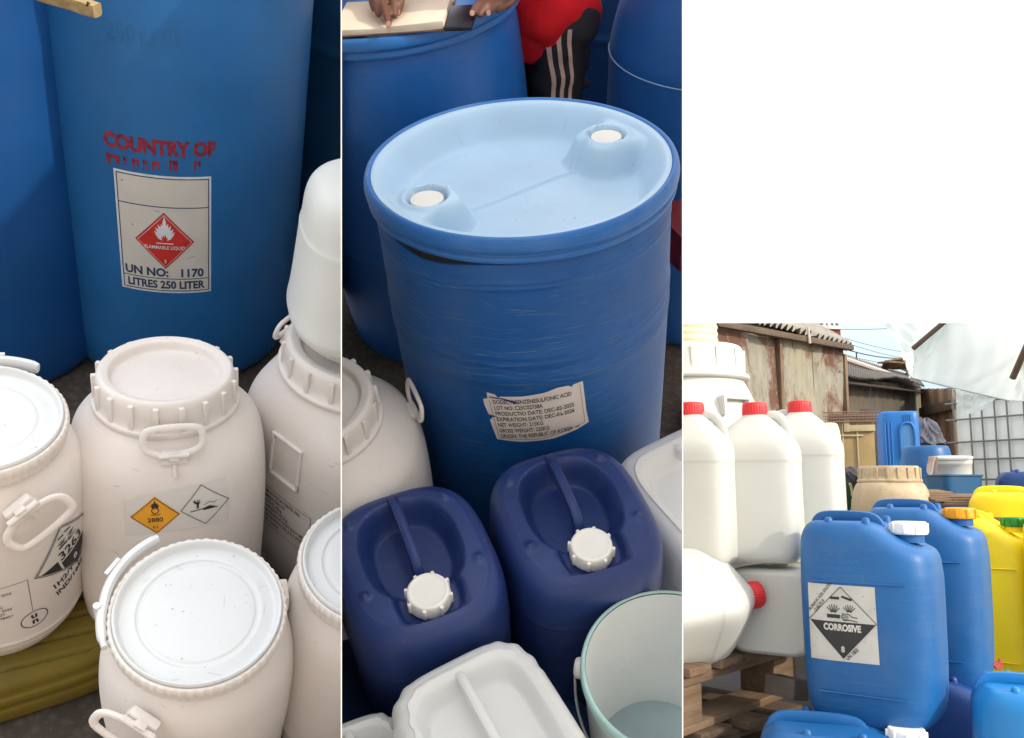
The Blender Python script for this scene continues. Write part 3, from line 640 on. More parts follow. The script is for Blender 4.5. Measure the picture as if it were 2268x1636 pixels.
# front drum
HD = 0.925
P2 = B2.at(1152, 352, HD)
fd = root('plastic_drum', 'scratched blue drum with a milky blue two bung lid and torn white acid label', 'drum', B2, P2, 0, (-1.5, -2.0), anchor=(0, 0, HD))
r = 0.283
m = MB()
pr = [(r*0.86, 0.0), (r*0.93, 0.004), (r*0.955, 0.03), (r*0.97, 0.10), (r*0.985, 0.18), (r*0.99, 0.30), (r*0.992, 0.36), (r*0.996, 0.50), (r*0.998, 0.61), (r*1.004, 0.616), (r*1.004, 0.635), (r*0.998, 0.645), (r*0.998, 0.655), (r*1.002, 0.660), (r*1.002, 0.667), (r*0.998, 0.672), (r*1.003, 0.68), (r*0.996, 0.69), (r*0.992, 0.72), (r*0.992, HD-0.19), (r*0.988, HD-0.13), (r*0.984, HD-0.100), (r*0.990, HD-0.096), (r*0.983, HD-0.09), (r*0.989, HD-0.084), (r*0.981, HD-0.078), (r*0.978, HD-0.050), (r*0.94, HD-0.045)]
m.lathe(pr, 200, 1, ct=False)
m.v = [(x, y, z-0.020*math.exp(-((math.atan2(y, x)-R(-132))/0.34)**2)*float(smooth01((z-(HD-0.125))/0.045))) for x, y, z in m.v]
fdb = m.build('body', M_drumS, fd)
lt = Matrix.Translation((0, 0, HD-0.02)) @ Matrix.Rotation(R(-1.6), 4, 'X') @ Matrix.Rotation(R(0.6), 4, 'Y') @ Matrix.Translation((0, 0, -(HD-0.02)))
m = MB(); m.lathe([(r*0.95, HD-0.048), (r*1.0, HD-0.050), (r*1.018, HD-0.046), (r*1.018, HD-0.038), (r*1.000, HD-0.035), (r*1.000, HD-0.031), (r*1.026, HD-0.028), (r*1.030, HD-0.016), (r*1.020, HD-0.004), (r*1.000, HD+0.001), (r*0.982, HD-0.001), (r*0.968, HD-0.008), (r*0.962, HD-0.02)], 200, 2, False, False, M=lt)
m.build('lid_ring', M_ringS, fd)
PH = R(31)
def lidtop(X, Y):
    rr = np.hypot(X, Y)/r
    z = -0.066*(1-smooth01((rr-0.77)/0.185))
    u = X*math.cos(PH)+Y*math.sin(PH); w = -X*math.sin(PH)+Y*math.cos(PH)
    for s_ in (-1, 1):
        du, dw = (u-s_*0.205), w
        # pod: broad block merging with the outer wall, sloping inwards
        e = (np.abs(np.minimum(du*s_, 0)/0.080)**3 + np.abs(dw/0.072)**3)**(1/3)
        pod = -0.007 - (z*0) ; kf = 1-smooth01((e-0.68)/0.42)
        z = z*(1-kf) + np.maximum(z, -0.010)*kf
        rc = np.hypot(u-s_*0.198, w)
        z = z + 0.005*np.exp(-((rc-0.043)/0.006)**2) - 0.018*(1-smooth01((rc-0.030)/0.010))
    seam = 0.0065*np.exp(-((w-0.004*np.sin(u*18))/0.0042)**2)*(np.abs(u) < 0.165)
    return z + seam
def fixz(M_, f): return f
rs = []; th = np.linspace(0, 2*np.pi, 256, endpoint=False)
for kq in range(0, 120):
    q = 1-kq/120.0; X = r*0.976*q*np.cos(th); Y = r*0.976*q*np.sin(th); rs.append(np.stack([X, Y, HD-0.003+lidtop(X, Y)], 1))
m = MB(); m.rings(rs, False, True, lt); m.build('lid', M_milk, fd)
specks(fd, part_of(fd, 'lid'), 0.25, 70, 9, flat('grime_blue', (0.25, 0.33, 0.40), 0.8), big=0.0020, scr=26)
for s_ in (-1, 1):
    T = lt @ Matrix.Translation((s_*0.198*math.cos(PH), s_*0.198*math.sin(PH), HD-0.003-0.010))
    m = MB(); m.lathe([(0.0305, -0.022), (0.0305, -0.004), (0.029, -0.0012), (0.0003, -0.001)], 48, 1, M=T); m.build('bung', plastic('bung_white', (0.68, 0.67, 0.64), 0.5), fd)
m = MB(); m.lathe([(r*0.955, HD-0.15), (r*0.955, HD-0.035)], 120, 0, False, False, M=lt); m.build('gap_shade_band', flat('gap_shade_black', (0.006, 0.007, 0.010), 0.8), fd)  # black band added so the gap under the lid ring reads as shade
M_scuff = plastic('scuff_pale', (0.10, 0.20, 0.36), 0.6, 0.3)
scuffs('scuff_marks', fd, surf_cyl(fdb, math.atan2(-P2.y, -P2.x), 0.0, 0.283), M_scuff, 520, 5, [(0.715, 0.035, 1), (0.64, 0.02, 1), (0.66, 0.06, 1), (0.62, 0.012, 1), (0.50, 0.04, 1), (0.80, 0.03, 1)], span=0.40, L=(0.015, 0.11), slope=0.02)
# torn label
th2 = math.atan2(-P2.y, -P2.x)
s5 = surf_cyl(fdb, th2 + R(1.0), 0.540, 0.28, roll=0.085)
torn = [(-0.088, -0.060), (-0.040, -0.066), (0.02, -0.067), (0.070, -0.058), (0.094, -0.050), (0.092, -0.020), (0.0925, 0.060), (0.074, 0.059), (0.070, 0.054), (0.064, 0.060), (0.044, 0.061), (0.020, 0.055), (-0.022, 0.052), (-0.062, 0.053), (-0.068, 0.050), (-0.073, 0.058), (-0.088, 0.062), (-0.089, 0.046), (-0.098, 0.044), (-0.0985, 0.030), (-0.094, 0.006), (-0.084, 0.002), (-0.094, -0.010), (-0.092, -0.030)]
sh = decal('paper_label', [poly2d(torn)], M_paper2, fd, s5, 0.0007, cell=0.008); sh['label'] = 'torn white paper label with black lettering'
rows = [('DODECYLBENZENESULFONIC ACID', 0.0136), ('LOT NO: C25C02738A', 0.0136), ('PRODUCTIO DATE: DEC-02-2025', 0.0150), ('EXPIRATION DATE: DEC-01-2026', 0.0150), ('NET WEIGHT: 215KG', 0.0136), ('GROSS WEIGHT: 225KG', 0.0136), ('ORIGIN: THE REPUBLIC OF KOREA', 0.0136)]
wid = [0.148, 0.092, 0.150, 0.149, 0.087, 0.097, 0.141]
T_ = []
for i, (s_, z_) in enumerate(rows):
    t = text2d(s_, 0.0155, 0, 0, bold=0.020); wx = max(p[0] for p in t[0]); k_ = wid[i]/wx
    T_.append(([(-0.080+0.0*i+p[0]*k_, 0.034-0.0148*i+p[1]*0.92) for p in t[0]], t[1]))
T_.append(line2d([(-0.086, 0.042), (-0.083, -0.056), (0.0, -0.062), (0.086, -0.046), (0.086, 0.056)], 0.0008))
decal('label_print', T_, flat('ink_brown', (0.055, 0.040, 0.045), 0.6), fd, s5, 0.0012, cell=0.012)
decal('label_tear', [poly2d([(-0.086, 0.050), (-0.060, 0.046), (-0.034, 0.034), (-0.038, 0.042), (-0.058, 0.049), (-0.083, 0.0525)]), poly2d([(-0.094, 0.006), (-0.076, 0.002), (-0.084, 0.0)]), poly2d(circ2d(0.044, -0.008, 0.0022, 8)), poly2d([(0.064, -0.053), (0.074, -0.048), (0.073, -0.052)])], flat('tear_blue', (0.015, 0.04, 0.14)), fd, s5, 0.0016)

# rear drum with the notebook
H2 = 0.985
Q2 = B2.at(866, -28, H2)
rd = root('plastic_drum', 'bright blue drum whose lid serves as a table for an open notebook', 'drum', B2, Q2, 0, (0, -3.5), anchor=(0, 0, H2))
r = 0.312
m = MB(); m.lathe([(r*0.86, 0), (r*0.93, 0.004), (r*0.95, 0.03), (r*0.965, 0.12), (r*0.985, 0.3), (r*0.985, 0.36), (r*0.998, 0.372), (r*0.998, 0.40), (r*0.985, 0.415), (r*0.985, 0.62), (r*0.972, H2-0.14), (r*0.955, H2-0.08), (r*0.93, H2-0.05)], 180, 2, ct=False); rdb = m.build('body', M_drum2, rd)
m = MB(); m.lathe([(r*0.95, H2-0.050), (r*0.985, H2-0.052), (r*0.997, H2-0.044), (r*0.985, H2-0.036), (r*0.985, H2-0.032), (r*1.012, H2-0.028), (r*1.015, H2-0.018), (r*1.003, H2-0.003), (r*0.975, H2), (r*0.955, H2-0.004), (r*0.945, H2-0.018)], 180, 2, False, False); m.build('lid_ring', M_ringS, rd)
def lid2(X, Y):
    rr = np.hypot(X, Y)/r; z = -0.022*(1-smooth01((rr-0.80)/0.14)); rc = np.hypot(X+0.115, Y+0.205)
    z = np.maximum(z, -0.006 - 0.03*smooth01((rc-0.05)/0.04)); return z + 0.004*np.exp(-((rc-0.042)/0.006)**2) - 0.016*(1-smooth01((rc-0.030)/0.01))
rs = []; th = np.linspace(0, 2*np.pi, 192, endpoint=False)
for kq in range(0, 80):
    q = 1-kq/80.0; X = r*0.955*q*np.cos(th); Y = r*0.955*q*np.sin(th); rs.append(np.stack([X, Y, H2-0.006+lid2(X, Y)], 1))
m = MB(); m.rings(rs, False, True); m.build('lid', M_drum2, rd)
th3 = math.atan2(-Q2.y, -Q2.x)
decal('moulded_mark', [line2d([(-0.012+0.010*math.cos(t), 0.010*math.sin(t)) for t in np.linspace(-0.6, 3.6, 12)], 0.0012), line2d([(0.012+0.010*math.cos(t), 0.010*math.sin(t)) for t in np.linspace(-0.5, 3.7, 12)], 0.0012), line2d([(-0.055, -0.006), (-0.03, -0.006)], 0.001)], plastic('drum_blue_bright_edge', (0.03, 0.16, 0.45)), rd, surf_cyl(rdb, th3 - R(2), 0.70, 0.3), 0.001)

GB = 'blue drums crowded together behind the person in the red shirt'
p = B2.at(1425, 60, 0.9); drum_plain('plastic_drum', 'very dark blue drum behind the striped trousers', B2, (p.x+0.05, p.y+0.85, 0), M_drumdk, H=1.0, r=0.30, hoops=True)
p = B2.at(1598, 150, 0.80)
dr3 = root('plastic_drum', 'tapering blue drum with a highlight coloured moulding line at the top right, above the milky lid', 'drum', B2, (p.x+0.0, p.y+0.12, 0)); r = 0.262
m = MB(); m.lathe([(r*0.9, 0), (r*0.97, 0.02), (r, 0.2), (r, 0.80), (r*0.985, 0.84), (r*0.90, 0.93), (r*0.78, 1.02), (r*0.74, 1.10), (r*0.72, 1.12), (0.001, 1.12)], 140, 2); m.build('body', M_drumL, dr3)
m = MB(); m.tube([(r*1.001*math.cos(t), r*1.001*math.sin(t), 0.80) for t in np.linspace(0, 2*math.pi, 120, endpoint=False)], 0.0016, 6, closed=True); m.build('moulding_line', plastic('line_highlight_blue', (0.25, 0.38, 0.55), 0.4), dr3)  # parting line, with the rim highlight put into its pale blue
m = MB(); m.lathe([(0.05, 1.11), (0.05, 1.14), (0.045, 1.145), (0.001, 1.145)], 40, 1); m.build('cap', plastic('cap_tan', (0.20, 0.14, 0.06), 0.6), dr3)
p = B2.at(1190, -120, 0.8); drum_plain('plastic_drum', 'dark blue drum behind the person, mostly outside the picture', B2, (p.x+0.1, p.y+0.55, 0), M_drumdk, H=1.0, r=0.29)

p = B2.at(1622, 640, 0.30); drum_plain('plastic_drum', 'dark blue drum squeezed between the scratched drum and the right divider', B2, (p.x+0.06, p.y+0.34, 0), M_drumL, H=0.62, r=0.26)
# bit of red crate behind the rim on the right
rc_ = root('plastic_crate', 'dark red plastic crate glimpsed right of the scratched drum lid', 'crate', B2, B2.atd(1536, 520, 2.25), 20)
m = MB()
for (c, d) in (((0, -0.07, 0), (0.14, 0.006, 0.10)), ((0, 0.07, 0), (0.14, 0.006, 0.10)), ((-0.07, 0, 0), (0.006, 0.134, 0.10)), ((0.07, 0, 0), (0.006, 0.134, 0.10)), ((0, 0, -0.047), (0.134, 0.134, 0.006))): m.box(c, d, None, 0.001)
m.build('body', plastic('crate_red', (0.16, 0.012, 0.02)), rc_)
m = MB(); m.box((0, 0, 0.053), (0.16, 0.16, 0.008), None, 0.002); m.build('rim', plastic('crate_red', (0.16, 0.012, 0.02)), rc_)

# navy cans, white cans, bucket, left keg
c1, c1b = jerrycan('jerrycan', 'navy blue jerrycan with white cap, lower left in the middle stall', B2, B2.at(916, 1228, 0.53), 20, M_navy, M_cap, a=0.138, b=0.160, n=3.1, H=0.53, capr=0.036)
specks(c1, c1b, 0.15, 90, 77, flat('dust_navy', (0.10, 0.13, 0.26), 0.8), big=0.0018, scr=40)
specks(c1, part_of(c1, 'cap'), 0.03, 10, 78, M_grime)
c2 = dup(c1, 'navy blue jerrycan with white cap, directly in front of the torn label', B2, B2.at(1272, 1130, 0.53), 16, None, anchor=(0, 0, 0.53), group=None)
c1['group'] = 'navy jerrycans with white caps'; c2['group'] = 'navy jerrycans with white caps'
w1, w1b = jerrycan('jerrycan', 'white jerrycan with a bar across its sunken top, bottom centre of the middle stall', B2, B2.at(1090, 1625, 0.50), 27, M_lidwhite, M_cap, a=0.125, b=0.150, n=4.2, H=0.46, style='tray', cap=False, fluted=True)
w2, w2b = jerrycan('jerrycan', 'white jerrycan with sunken top, cut off by the right divider beside the navy cans', B2, B2.at(1592, 1085, 0.47), 28, M_lidwhite, M_cap, a=0.150, b=0.180, n=4.0, H=0.46, style='tray', cap=False)
w3, w3b = jerrycan('jerrycan', 'white can showing only its fluted top edge, bottom left corner of the middle stall', B2, B2.at(800, 1728, 0.42), 20, M_lidwhite, M_cap, a=0.085, b=0.11, n=4.0, H=0.36, style='tray', cap=False, fluted=True)
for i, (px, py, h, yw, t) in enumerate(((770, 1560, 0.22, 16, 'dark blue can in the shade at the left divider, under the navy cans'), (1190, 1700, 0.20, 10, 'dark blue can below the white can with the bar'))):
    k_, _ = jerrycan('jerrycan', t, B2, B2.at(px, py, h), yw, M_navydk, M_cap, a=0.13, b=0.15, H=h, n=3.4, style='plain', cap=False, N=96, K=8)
kb, kbb = keg_screw('plastic_keg', 'pinkish white keg with screw lid at the left divider, beside the scratched drum', B2, B2.at(668, 880, 0.62), yaw=8, H=0.62, a=0.215, b=0.215, n=2.4, lr=0.134, handles=(), taper=0.9)
keg_handle(kb, 12, 0.190, 0.50, sc=0.85)
def bucket(name, label, bay, pos, r=0.145, H=0.30, yaw=0, tilt=None):
    k = root(name, label, 'bucket', bay, pos, yaw, tilt, anchor=(0, 0, H))
    rb = r*0.80; m = MB()
    m.lathe([(0.001, 0), (rb*0.96, 0), (rb, 0.006), (r*0.955, H-0.05), (r*0.965, H-0.045), (r*0.965, H-0.03), (r*0.96, H-0.004), (r*0.945, H-0.001), (r*0.93, H-0.02), (rb*0.965, 0.02), (rb*0.93, 0.008), (rb*0.5, 0.007), (0.001, 0.007)], 140, 1)
    m.build('body', plastic('bucket_white', (0.62, 0.67, 0.68), 0.4, 0.05, 0.25, (0.40, 0.42, 0.38), sss=0.1), k)
    m = MB(); m.lathe([(r*0.955, H-0.022), (r*1.0, H-0.022), (r*1.01, H-0.014), (r*1.005, H-0.002), (r*0.985, H+0.002), (r*0.955, H)], 140, 2, False, False)
    m.build('rim', plastic('bucket_rim', (0.36, 0.56, 0.54), 0.4, 0.35, 0.4, (0.62, 0.66, 0.62)), k)
    m = MB(); m.lathe([(rb*0.955, 0.012), (rb*0.985, 0.030), (rb*0.98, 0.032), (0.001, 0.034)], 96, 0, False)
    m.build('water', plastic('grey_water', (0.32, 0.42, 0.46), 0.15, 0.12, 0.3, (0.22, 0.25, 0.25)), k)
    for t in (168, -12):
        m = MB(); T = Matrix.Rotation(R(t), 4, 'Z') @ Matrix.Translation((r*1.0, 0, H-0.040)) @ Matrix.Rotation(R(90), 4, 'Y'); m.lathe([(0.017, -0.004), (0.017, 0.006), (0.013, 0.011), (0.0003, 0.012)], 28, 1, M=T); m.build('handle_ear', M_white, k)
    pts = [Vector((r*1.07*math.cos(a), r*1.07*math.sin(a)*0.5 , H-0.04)) for a in np.linspace(R(180), R(360), 30)]
    pts = [Vector((r*1.06*math.cos(R(168+180*i/30)), r*1.06*math.sin(R(168+180*i/30)), H-0.045-0.07*math.sin(math.pi*i/30))) for i in range(31)]
    m = MB(); m.tube(pts, 0.0022, 8); m.build('bail', flat('wire_grey', (0.35, 0.36, 0.36), 0.4, 0.7), k)
    return k
bucket('bucket', 'open whitish bucket with greenish rim, holding a little grey water', B2, B2.at(1490, 1480, 0.47), r=0.141, H=0.34)

# notebook, phone
nb = root('notebook', 'open notebook with cream ruled pages lying on the blue drum lid', 'notebook', B2, B2.at(868, 42, H2+0.004), 0, (0, -3.5))
m = MB()
m.box((-0.055, 0.0, 0.008), (0.125, 0.165, 0.014), None, 0.003, rot=(0, 0.03, R(-6))); m.box((0.068, -0.013, 0.010), (0.125, 0.165, 0.018), None, 0.003, rot=(0, -0.04, R(-6)))
m.build('pages', flat('page_cream', (0.66, 0.56, 0.45), 0.8, var=0.04, scale=20), nb)
m = MB(); m.box((0.005, -0.006, 0.0015), (0.262, 0.172, 0.0025), None, 0.0005, rot=(0, 0, R(-6))); m.build('cover', flat('cover_dark', (0.12, 0.06, 0.05)), nb)
ln = []
for side, x0, zz in ((0, -0.11, 0.0158), (1, 0.012, 0.0205)):
    for i in range(17): ln.append(poly2d([(x0, -0.070+0.0085*i), (x0+0.108, -0.070+0.0085*i), (x0+0.108, -0.0694+0.0085*i), (x0, -0.0694+0.0085*i)]))
M6 = Matrix.Rotation(R(-6), 3, 'Z')
bv = bvh_of(nb.children[0])
def sn(u, v):
    p = M6 @ Vector((u, v, 0.3)); h = bv.ray_cast(p, Vector((0, 0, -1))); return None if h[0] is None else (h[0], Vector((0, 0, 1)))
decal('ruled_lines', ln, flat('line_brown', (0.38, 0.28, 0.22)), nb, sn, 0.0004, cell=0)
ph = root('mobile_phone', 'black mobile phone held at the edge of the blue drum', 'phone', B2, B2.at(1022, 40, H2+0.022), -10, (6, -4))
m = MB(); m.box((0, 0, 0.0), (0.062, 0.10, 0.010), None, 0.003); m.build('body', plastic('phone_black', (0.012, 0.012, 0.016), 0.35), ph)
m = MB(); m.box((0, 0, 0.0052), (0.056, 0.092, 0.0012), None, 0.0004); m.build('screen', plastic('phone_glass', (0.006, 0.008, 0.016), 0.35), ph)

# ---------------------------------------------------------------- the person
def capsule(m, p0, p1, r0, r1, n=16, k=6):
    p0, p1 = Vector(p0), Vector(p1); d = (p1-p0); L = d.length; q = d.to_track_quat('Z', 'Y').to_matrix().to_4x4(); T = Matrix.Translation(p0) @ q
    prof = [(max(1e-4, r0*math.sin(a)), -r0*math.cos(a)) for a in np.linspace(0.05, math.pi/2, k)] + [(max(1e-4, r1*math.cos(a)), L + r1*math.sin(a)) for a in np.linspace(0, math.pi/2-0.05, k)]
    m.lathe(prof, n, 0, M=T)
def remeshed(m, name, mat, parent, voxel, it=4, fold=None):
    me = bpy.data.meshes.new(name+'_raw'); me.from_pydata(m.v, [], m.f); o = bpy.data.objects.new(name+'_raw', me); col.objects.link(o)
    a = o.modifiers.new('r', 'REMESH'); a.mode = 'VOXEL'; a.voxel_size = voxel
    b = o.modifiers.new('s', 'SMOOTH'); b.iterations = it; b.factor = 0.5
    dg = bpy.context.evaluated_depsgraph_get(); dg.update(); ev = o.evaluated_get(dg)
    m2 = bpy.data.meshes.new_from_object(ev, depsgraph=dg); bpy.data.objects.remove(o); bpy.data.meshes.remove(me)
    m2.materials.clear(); m2.materials.append(mat)
    if fold:
        for v, nn in [(v, v.normal.copy()) for v in m2.vertices]: v.co += nn*fold(v.co)
        m2.update()
    m2.materials.clear(); m2.materials.append(mat); m2.polygons.foreach_set('use_smooth', [True]*len(m2.polygons)); m2.name = name
    r_ = bpy.data.objects.new(name, m2); col.objects.link(r_); r_.parent = parent; return r_
M_skin = plastic('skin_brown', (0.115, 0.045, 0.028), 0.5, 0.12)
M_nail = plastic('nail', (0.38, 0.20, 0.16), 0.35)
hipz = 0.86
hp = B2.at(1214, 30, hipz)
pe = root('person', 'person in red shirt and dark trousers with three pale stripes, bent over the notebook', 'person', B2, (hp.x, hp.y, 0), 0)
off = Vector((hp.x, hp.y, 0))
def bl(px, py, h): return B2.at(px, py, h) - off       # person-local point from a pixel and a height
rnd = random.Random(5)
toD = Vector((Q2.x, Q2.y, 0)) - off; toD.z = 0; toD.normalize(); side = Vector((-toD.y, toD.x, 0))
nearS = side if side.y < 0 else -side
hipN = Vector((0, 0, hipz)) + nearS*0.085; hipF = Vector((0, 0, hipz)) - nearS*0.10
knN = hipN*0.92 + toD*0.03 + Vector((0, 0, -0.37)); knF = hipF + toD*0.05 + Vector((0, 0, -0.42))
anN = Vector((knN.x, knN.y, 0.09)) - toD*0.06; anF = Vector((knF.x, knF.y, 0.09)) - toD*0.05
chest = Vector((0, 0, hipz+0.40)) + toD*0.16; neck = chest + toD*0.10 + Vector((0, 0, 0.17)); head = neck + toD*0.11 + Vector((0, 0, 0.12))
shN = chest + nearS*0.18 + Vector((0, 0, 0.10)); shF = chest - nearS*0.18 + Vector((0, 0, 0.10))
hbz = H2 + 0.026
wrN = bl(1128, -38, hbz+0.030); wrF = bl(868, -95, hbz+0.09)
elN = (shN+wrN)/2 + nearS*0.10 + Vector((0, 0, -0.03)); elF = (shF+wrF)/2 - nearS*0.06 + toD*0.04
m = MB()
for a_, b_, r0, r1 in ((hipN, knN, 0.060, 0.045), (knN, anN, 0.052, 0.034), (hipF, knF, 0.060, 0.045), (knF, anF, 0.052, 0.034), (hipN, hipF, 0.064, 0.064), ((hipN+hipF)/2, chest, 0.078, 0.12), (chest+nearS*0.07, chest-nearS*0.07, 0.115, 0.115),
                       (chest+nearS*0.1, shN, 0.06, 0.055), (chest-nearS*0.1, shF, 0.06, 0.055), (chest, neck, 0.07, 0.05), (neck, head, 0.05, 0.055), (shN, elN, 0.048, 0.038), (elN, wrN, 0.038, 0.024), (shF, elF, 0.048, 0.038), (elF, wrF, 0.038, 0.024),
                       (head+Vector((0, 0, -0.035))+toD*0.03, head+Vector((0, 0, 0.045)), 0.062, 0.080), (head+toD*0.085+Vector((0, 0, -0.01)), head+toD*0.060+Vector((0, 0, 0.035)), 0.015, 0.010), (head+nearS*0.075, head+nearS*0.082+Vector((0, 0, 0.03)), 0.013, 0.014), (head-nearS*0.075, head-nearS*0.082+Vector((0, 0, 0.03)), 0.013, 0.014),
                       (anN, anN+toD*0.15-Vector((0, 0, 0.055)), 0.036, 0.030), (anF, anF+toD*0.15-Vector((0, 0, 0.055)), 0.036, 0.030)):
    capsule(m, a_, b_, r0, r1)
# hands: palm and five bent fingers each, from pixels in the picture plane of the lid
def hand(m, w, palm, fingers, rp=0.024):
    capsule(m, w, palm, 0.022, rp)
    for (kn, mid, tip, r0) in fingers:
        capsule(m, palm.lerp(kn, 0.35), kn, r0*1.25, r0*1.1); capsule(m, kn, mid, r0*1.08, r0*0.98); capsule(m, mid, tip, r0*0.98, r0*0.82)
fN = [(bl(1078, 6, hbz+0.020), bl(1056, 12, hbz+0.022), bl(1046, 30, hbz+0.012), 0.0088), (bl(1098, 4, hbz+0.018), bl(1074, 14, hbz+0.020), bl(1063, 34, hbz+0.010), 0.0092), (bl(1120, 2, hbz+0.014), bl(1098, 14, hbz+0.018), bl(1082, 30, hbz+0.008), 0.0088),
      (bl(1140, -2, hbz+0.010), bl(1126, 12, hbz+0.014), bl(1102, 24, hbz+0.008), 0.0080), (bl(1096, -28, hbz+0.025), bl(1066, -22, hbz+0.026), bl(1040, -10, hbz+0.018), 0.0098)]
hand(m, wrN, bl(1112, -22, hbz+0.026), fN)
fF = [(bl(845, -8, hbz+0.030), bl(852, 22, hbz+0.020), bl(861, 54, hbz+0.004), 0.0088), (bl(868, -8, hbz+0.034), bl(873, 10, hbz+0.024), bl(874, 34, hbz+0.010), 0.0092), (bl(832, -10, hbz+0.028), bl(834, 12, hbz+0.022), bl(838, 34, hbz+0.008), 0.0085),
      (bl(822, -14, hbz+0.024), bl(823, 4, hbz+0.018), bl(828, 22, hbz+0.008), 0.0078), (bl(888, -20, hbz+0.030), bl(887, 6, hbz+0.024), bl(882, 28, hbz+0.008), 0.0100)]
hand(m, wrF, bl(855, -42, hbz+0.045), fF, 0.026)
remeshed(m, 'body', M_skin, pe, 0.0040, 3)
nm = MB()
for q, d in ((fN[0][2], -1), (fN[2][2], -1), (fF[0][2], -1), (fF[4][2], -1)):
    T = Matrix.Translation(q + Vector((0, -0.0085, 0.0035))) @ Matrix.Rotation(R(55), 4, 'X'); nm.loft([(0, 0.0052, 0.0064, 2.6), (0.0016, 0.0046, 0.0058, 2.6)], 18, 0, M=T)
nm.build('fingernails', M_nail, pe)
m = MB()
wst = Vector((0, 0, hipz+0.02)) + toD*0.01
for a_, b_, r0, r1 in ((wst+nearS*0.055+Vector((0, 0, 0.01)), wst-nearS*0.07, 0.119, 0.110), (wst, chest, 0.122, 0.150), (chest+nearS*0.08, chest-nearS*0.08, 0.135, 0.135), (chest+nearS*0.1, shN, 0.075, 0.070), (chest-nearS*0.1, shF, 0.075, 0.070), (shN, shN.lerp(elN, 0.7), 0.068, 0.058), (shF, shF.lerp(elF, 0.7), 0.068, 0.058),
                       (wst+nearS*0.055+toD*0.045+Vector((0, 0, -0.035)), wst+nearS*0.04+toD*0.02+Vector((0, 0, 0.10)), 0.085, 0.09), (wst+nearS*0.04-toD*0.03+Vector((0, 0, 0.0)), wst+Vector((0, 0, 0.10)), 0.095, 0.10)):
    capsule(m, a_, b_, r0, r1, 24, 8)
fold = random.Random(2)
for i in range(7):
    z_ = -0.03+0.03*i; c_ = wst+nearS*0.115+Vector((0, 0, z_)); capsule(m, c_-toD*(0.05)+Vector((0, 0, 0.012*i-0.02)), c_+toD*0.055+Vector((0, 0, -0.015)), 0.010, 0.006, 10, 4)
def fold_s(c):
    a = c.dot(toD)*34 + c.z*26; b = c.z*46 - c.dot(toD)*18
    return 0.0065*math.sin(a+1.6*math.sin(b*0.5)) + 0.0040*math.sin(b+2*math.sin(a*0.4)+c.dot(nearS)*12)
remeshed(m, 'shirt', plastic('shirt_red', (0.50, 0.010, 0.016), 0.8, 0.2, spec=0.15), pe, 0.006, 3, fold_s)
m = MB()
for a_, b_, r0, r1 in ((hipN+Vector((0, 0, -0.02)), hipN.lerp(knN, 0.5), 0.080, 0.068), (hipN.lerp(knN, 0.5), knN, 0.068, 0.062), (knN, anN, 0.070, 0.058), (hipF+Vector((0, 0, 0.02)), knF, 0.098, 0.072), (knF, anF, 0.070, 0.058), (hipN-toD*0.012+Vector((0, 0, 0.012)), hipF, 0.090, 0.090)): capsule(m, a_, b_, r0, r1, 24, 8)
for i in range(9):
    c_ = hipN.lerp(knN, 0.1+0.1*i) - toD*0.062 + nearS*0.03; capsule(m, c_+toD*0.04, c_-toD*0.012+Vector((0, 0, 0.02)), 0.020, 0.011, 10, 4)
fold_t = lambda c: 0.0024*math.sin(c.z*60+c.dot(toD)*22+2*math.sin(c.z*17)) + 0.0016*math.sin(c.z*95-c.dot(toD)*50)
tro = remeshed(m, 'trousers', plastic('cloth_charcoal', (0.022, 0.022, 0.028), 0.85, 0.25, spec=0.15), pe, 0.006, 3, fold_t)
# three side stripes draped on the trouser leg
tb = bvh_of(tro)
def st_surf(u, v):
    o = hipN.lerp(knN, (0.10-v)/0.5 if v < 0.1 else 0) ; o = hipN + (knN-hipN).normalized()*(-v)
    dr = (nearS*0.92 + toD*0.0).normalized()
    p_ = o + toD*u*1.0 + dr*0.5; h = tb.ray_cast(p_, -dr); return None if h[0] is None else (h[0], h[1] if h[1].dot(dr) > 0 else -h[1])
strp = []
for j, u0 in enumerate((0.052, 0.030, 0.006)):
    for i in range(28):
        v0, v1 = 0.02-0.018*i, 0.02-0.018*(i+1); w0 = 0.004*math.sin(i*0.6+j*0.3) - 0.0020*i; w1 = 0.004*math.sin((i+1)*0.6+j*0.3) - 0.0020*(i+1)
        strp.append(poly2d([(u0+w0-0.005, v0), (u0+w0+0.005, v0), (u0+w1+0.005, v1), (u0+w1-0.005, v1)]))
decal('side_stripes', strp, flat('stripe_pale', (0.50, 0.34, 0.28), 0.8), pe, st_surf, 0.0015, cell=0)
m = MB(); capsule(m, head+Vector((0, 0, 0.03))-toD*0.012, head+Vector((0, 0, 0.065))-toD*0.008, 0.083, 0.078, 24, 8); remeshed(m, 'hair', flat('hair_black', (0.012, 0.01, 0.01), 0.9, scale=200, bump=0.8), pe, 0.006, 2)

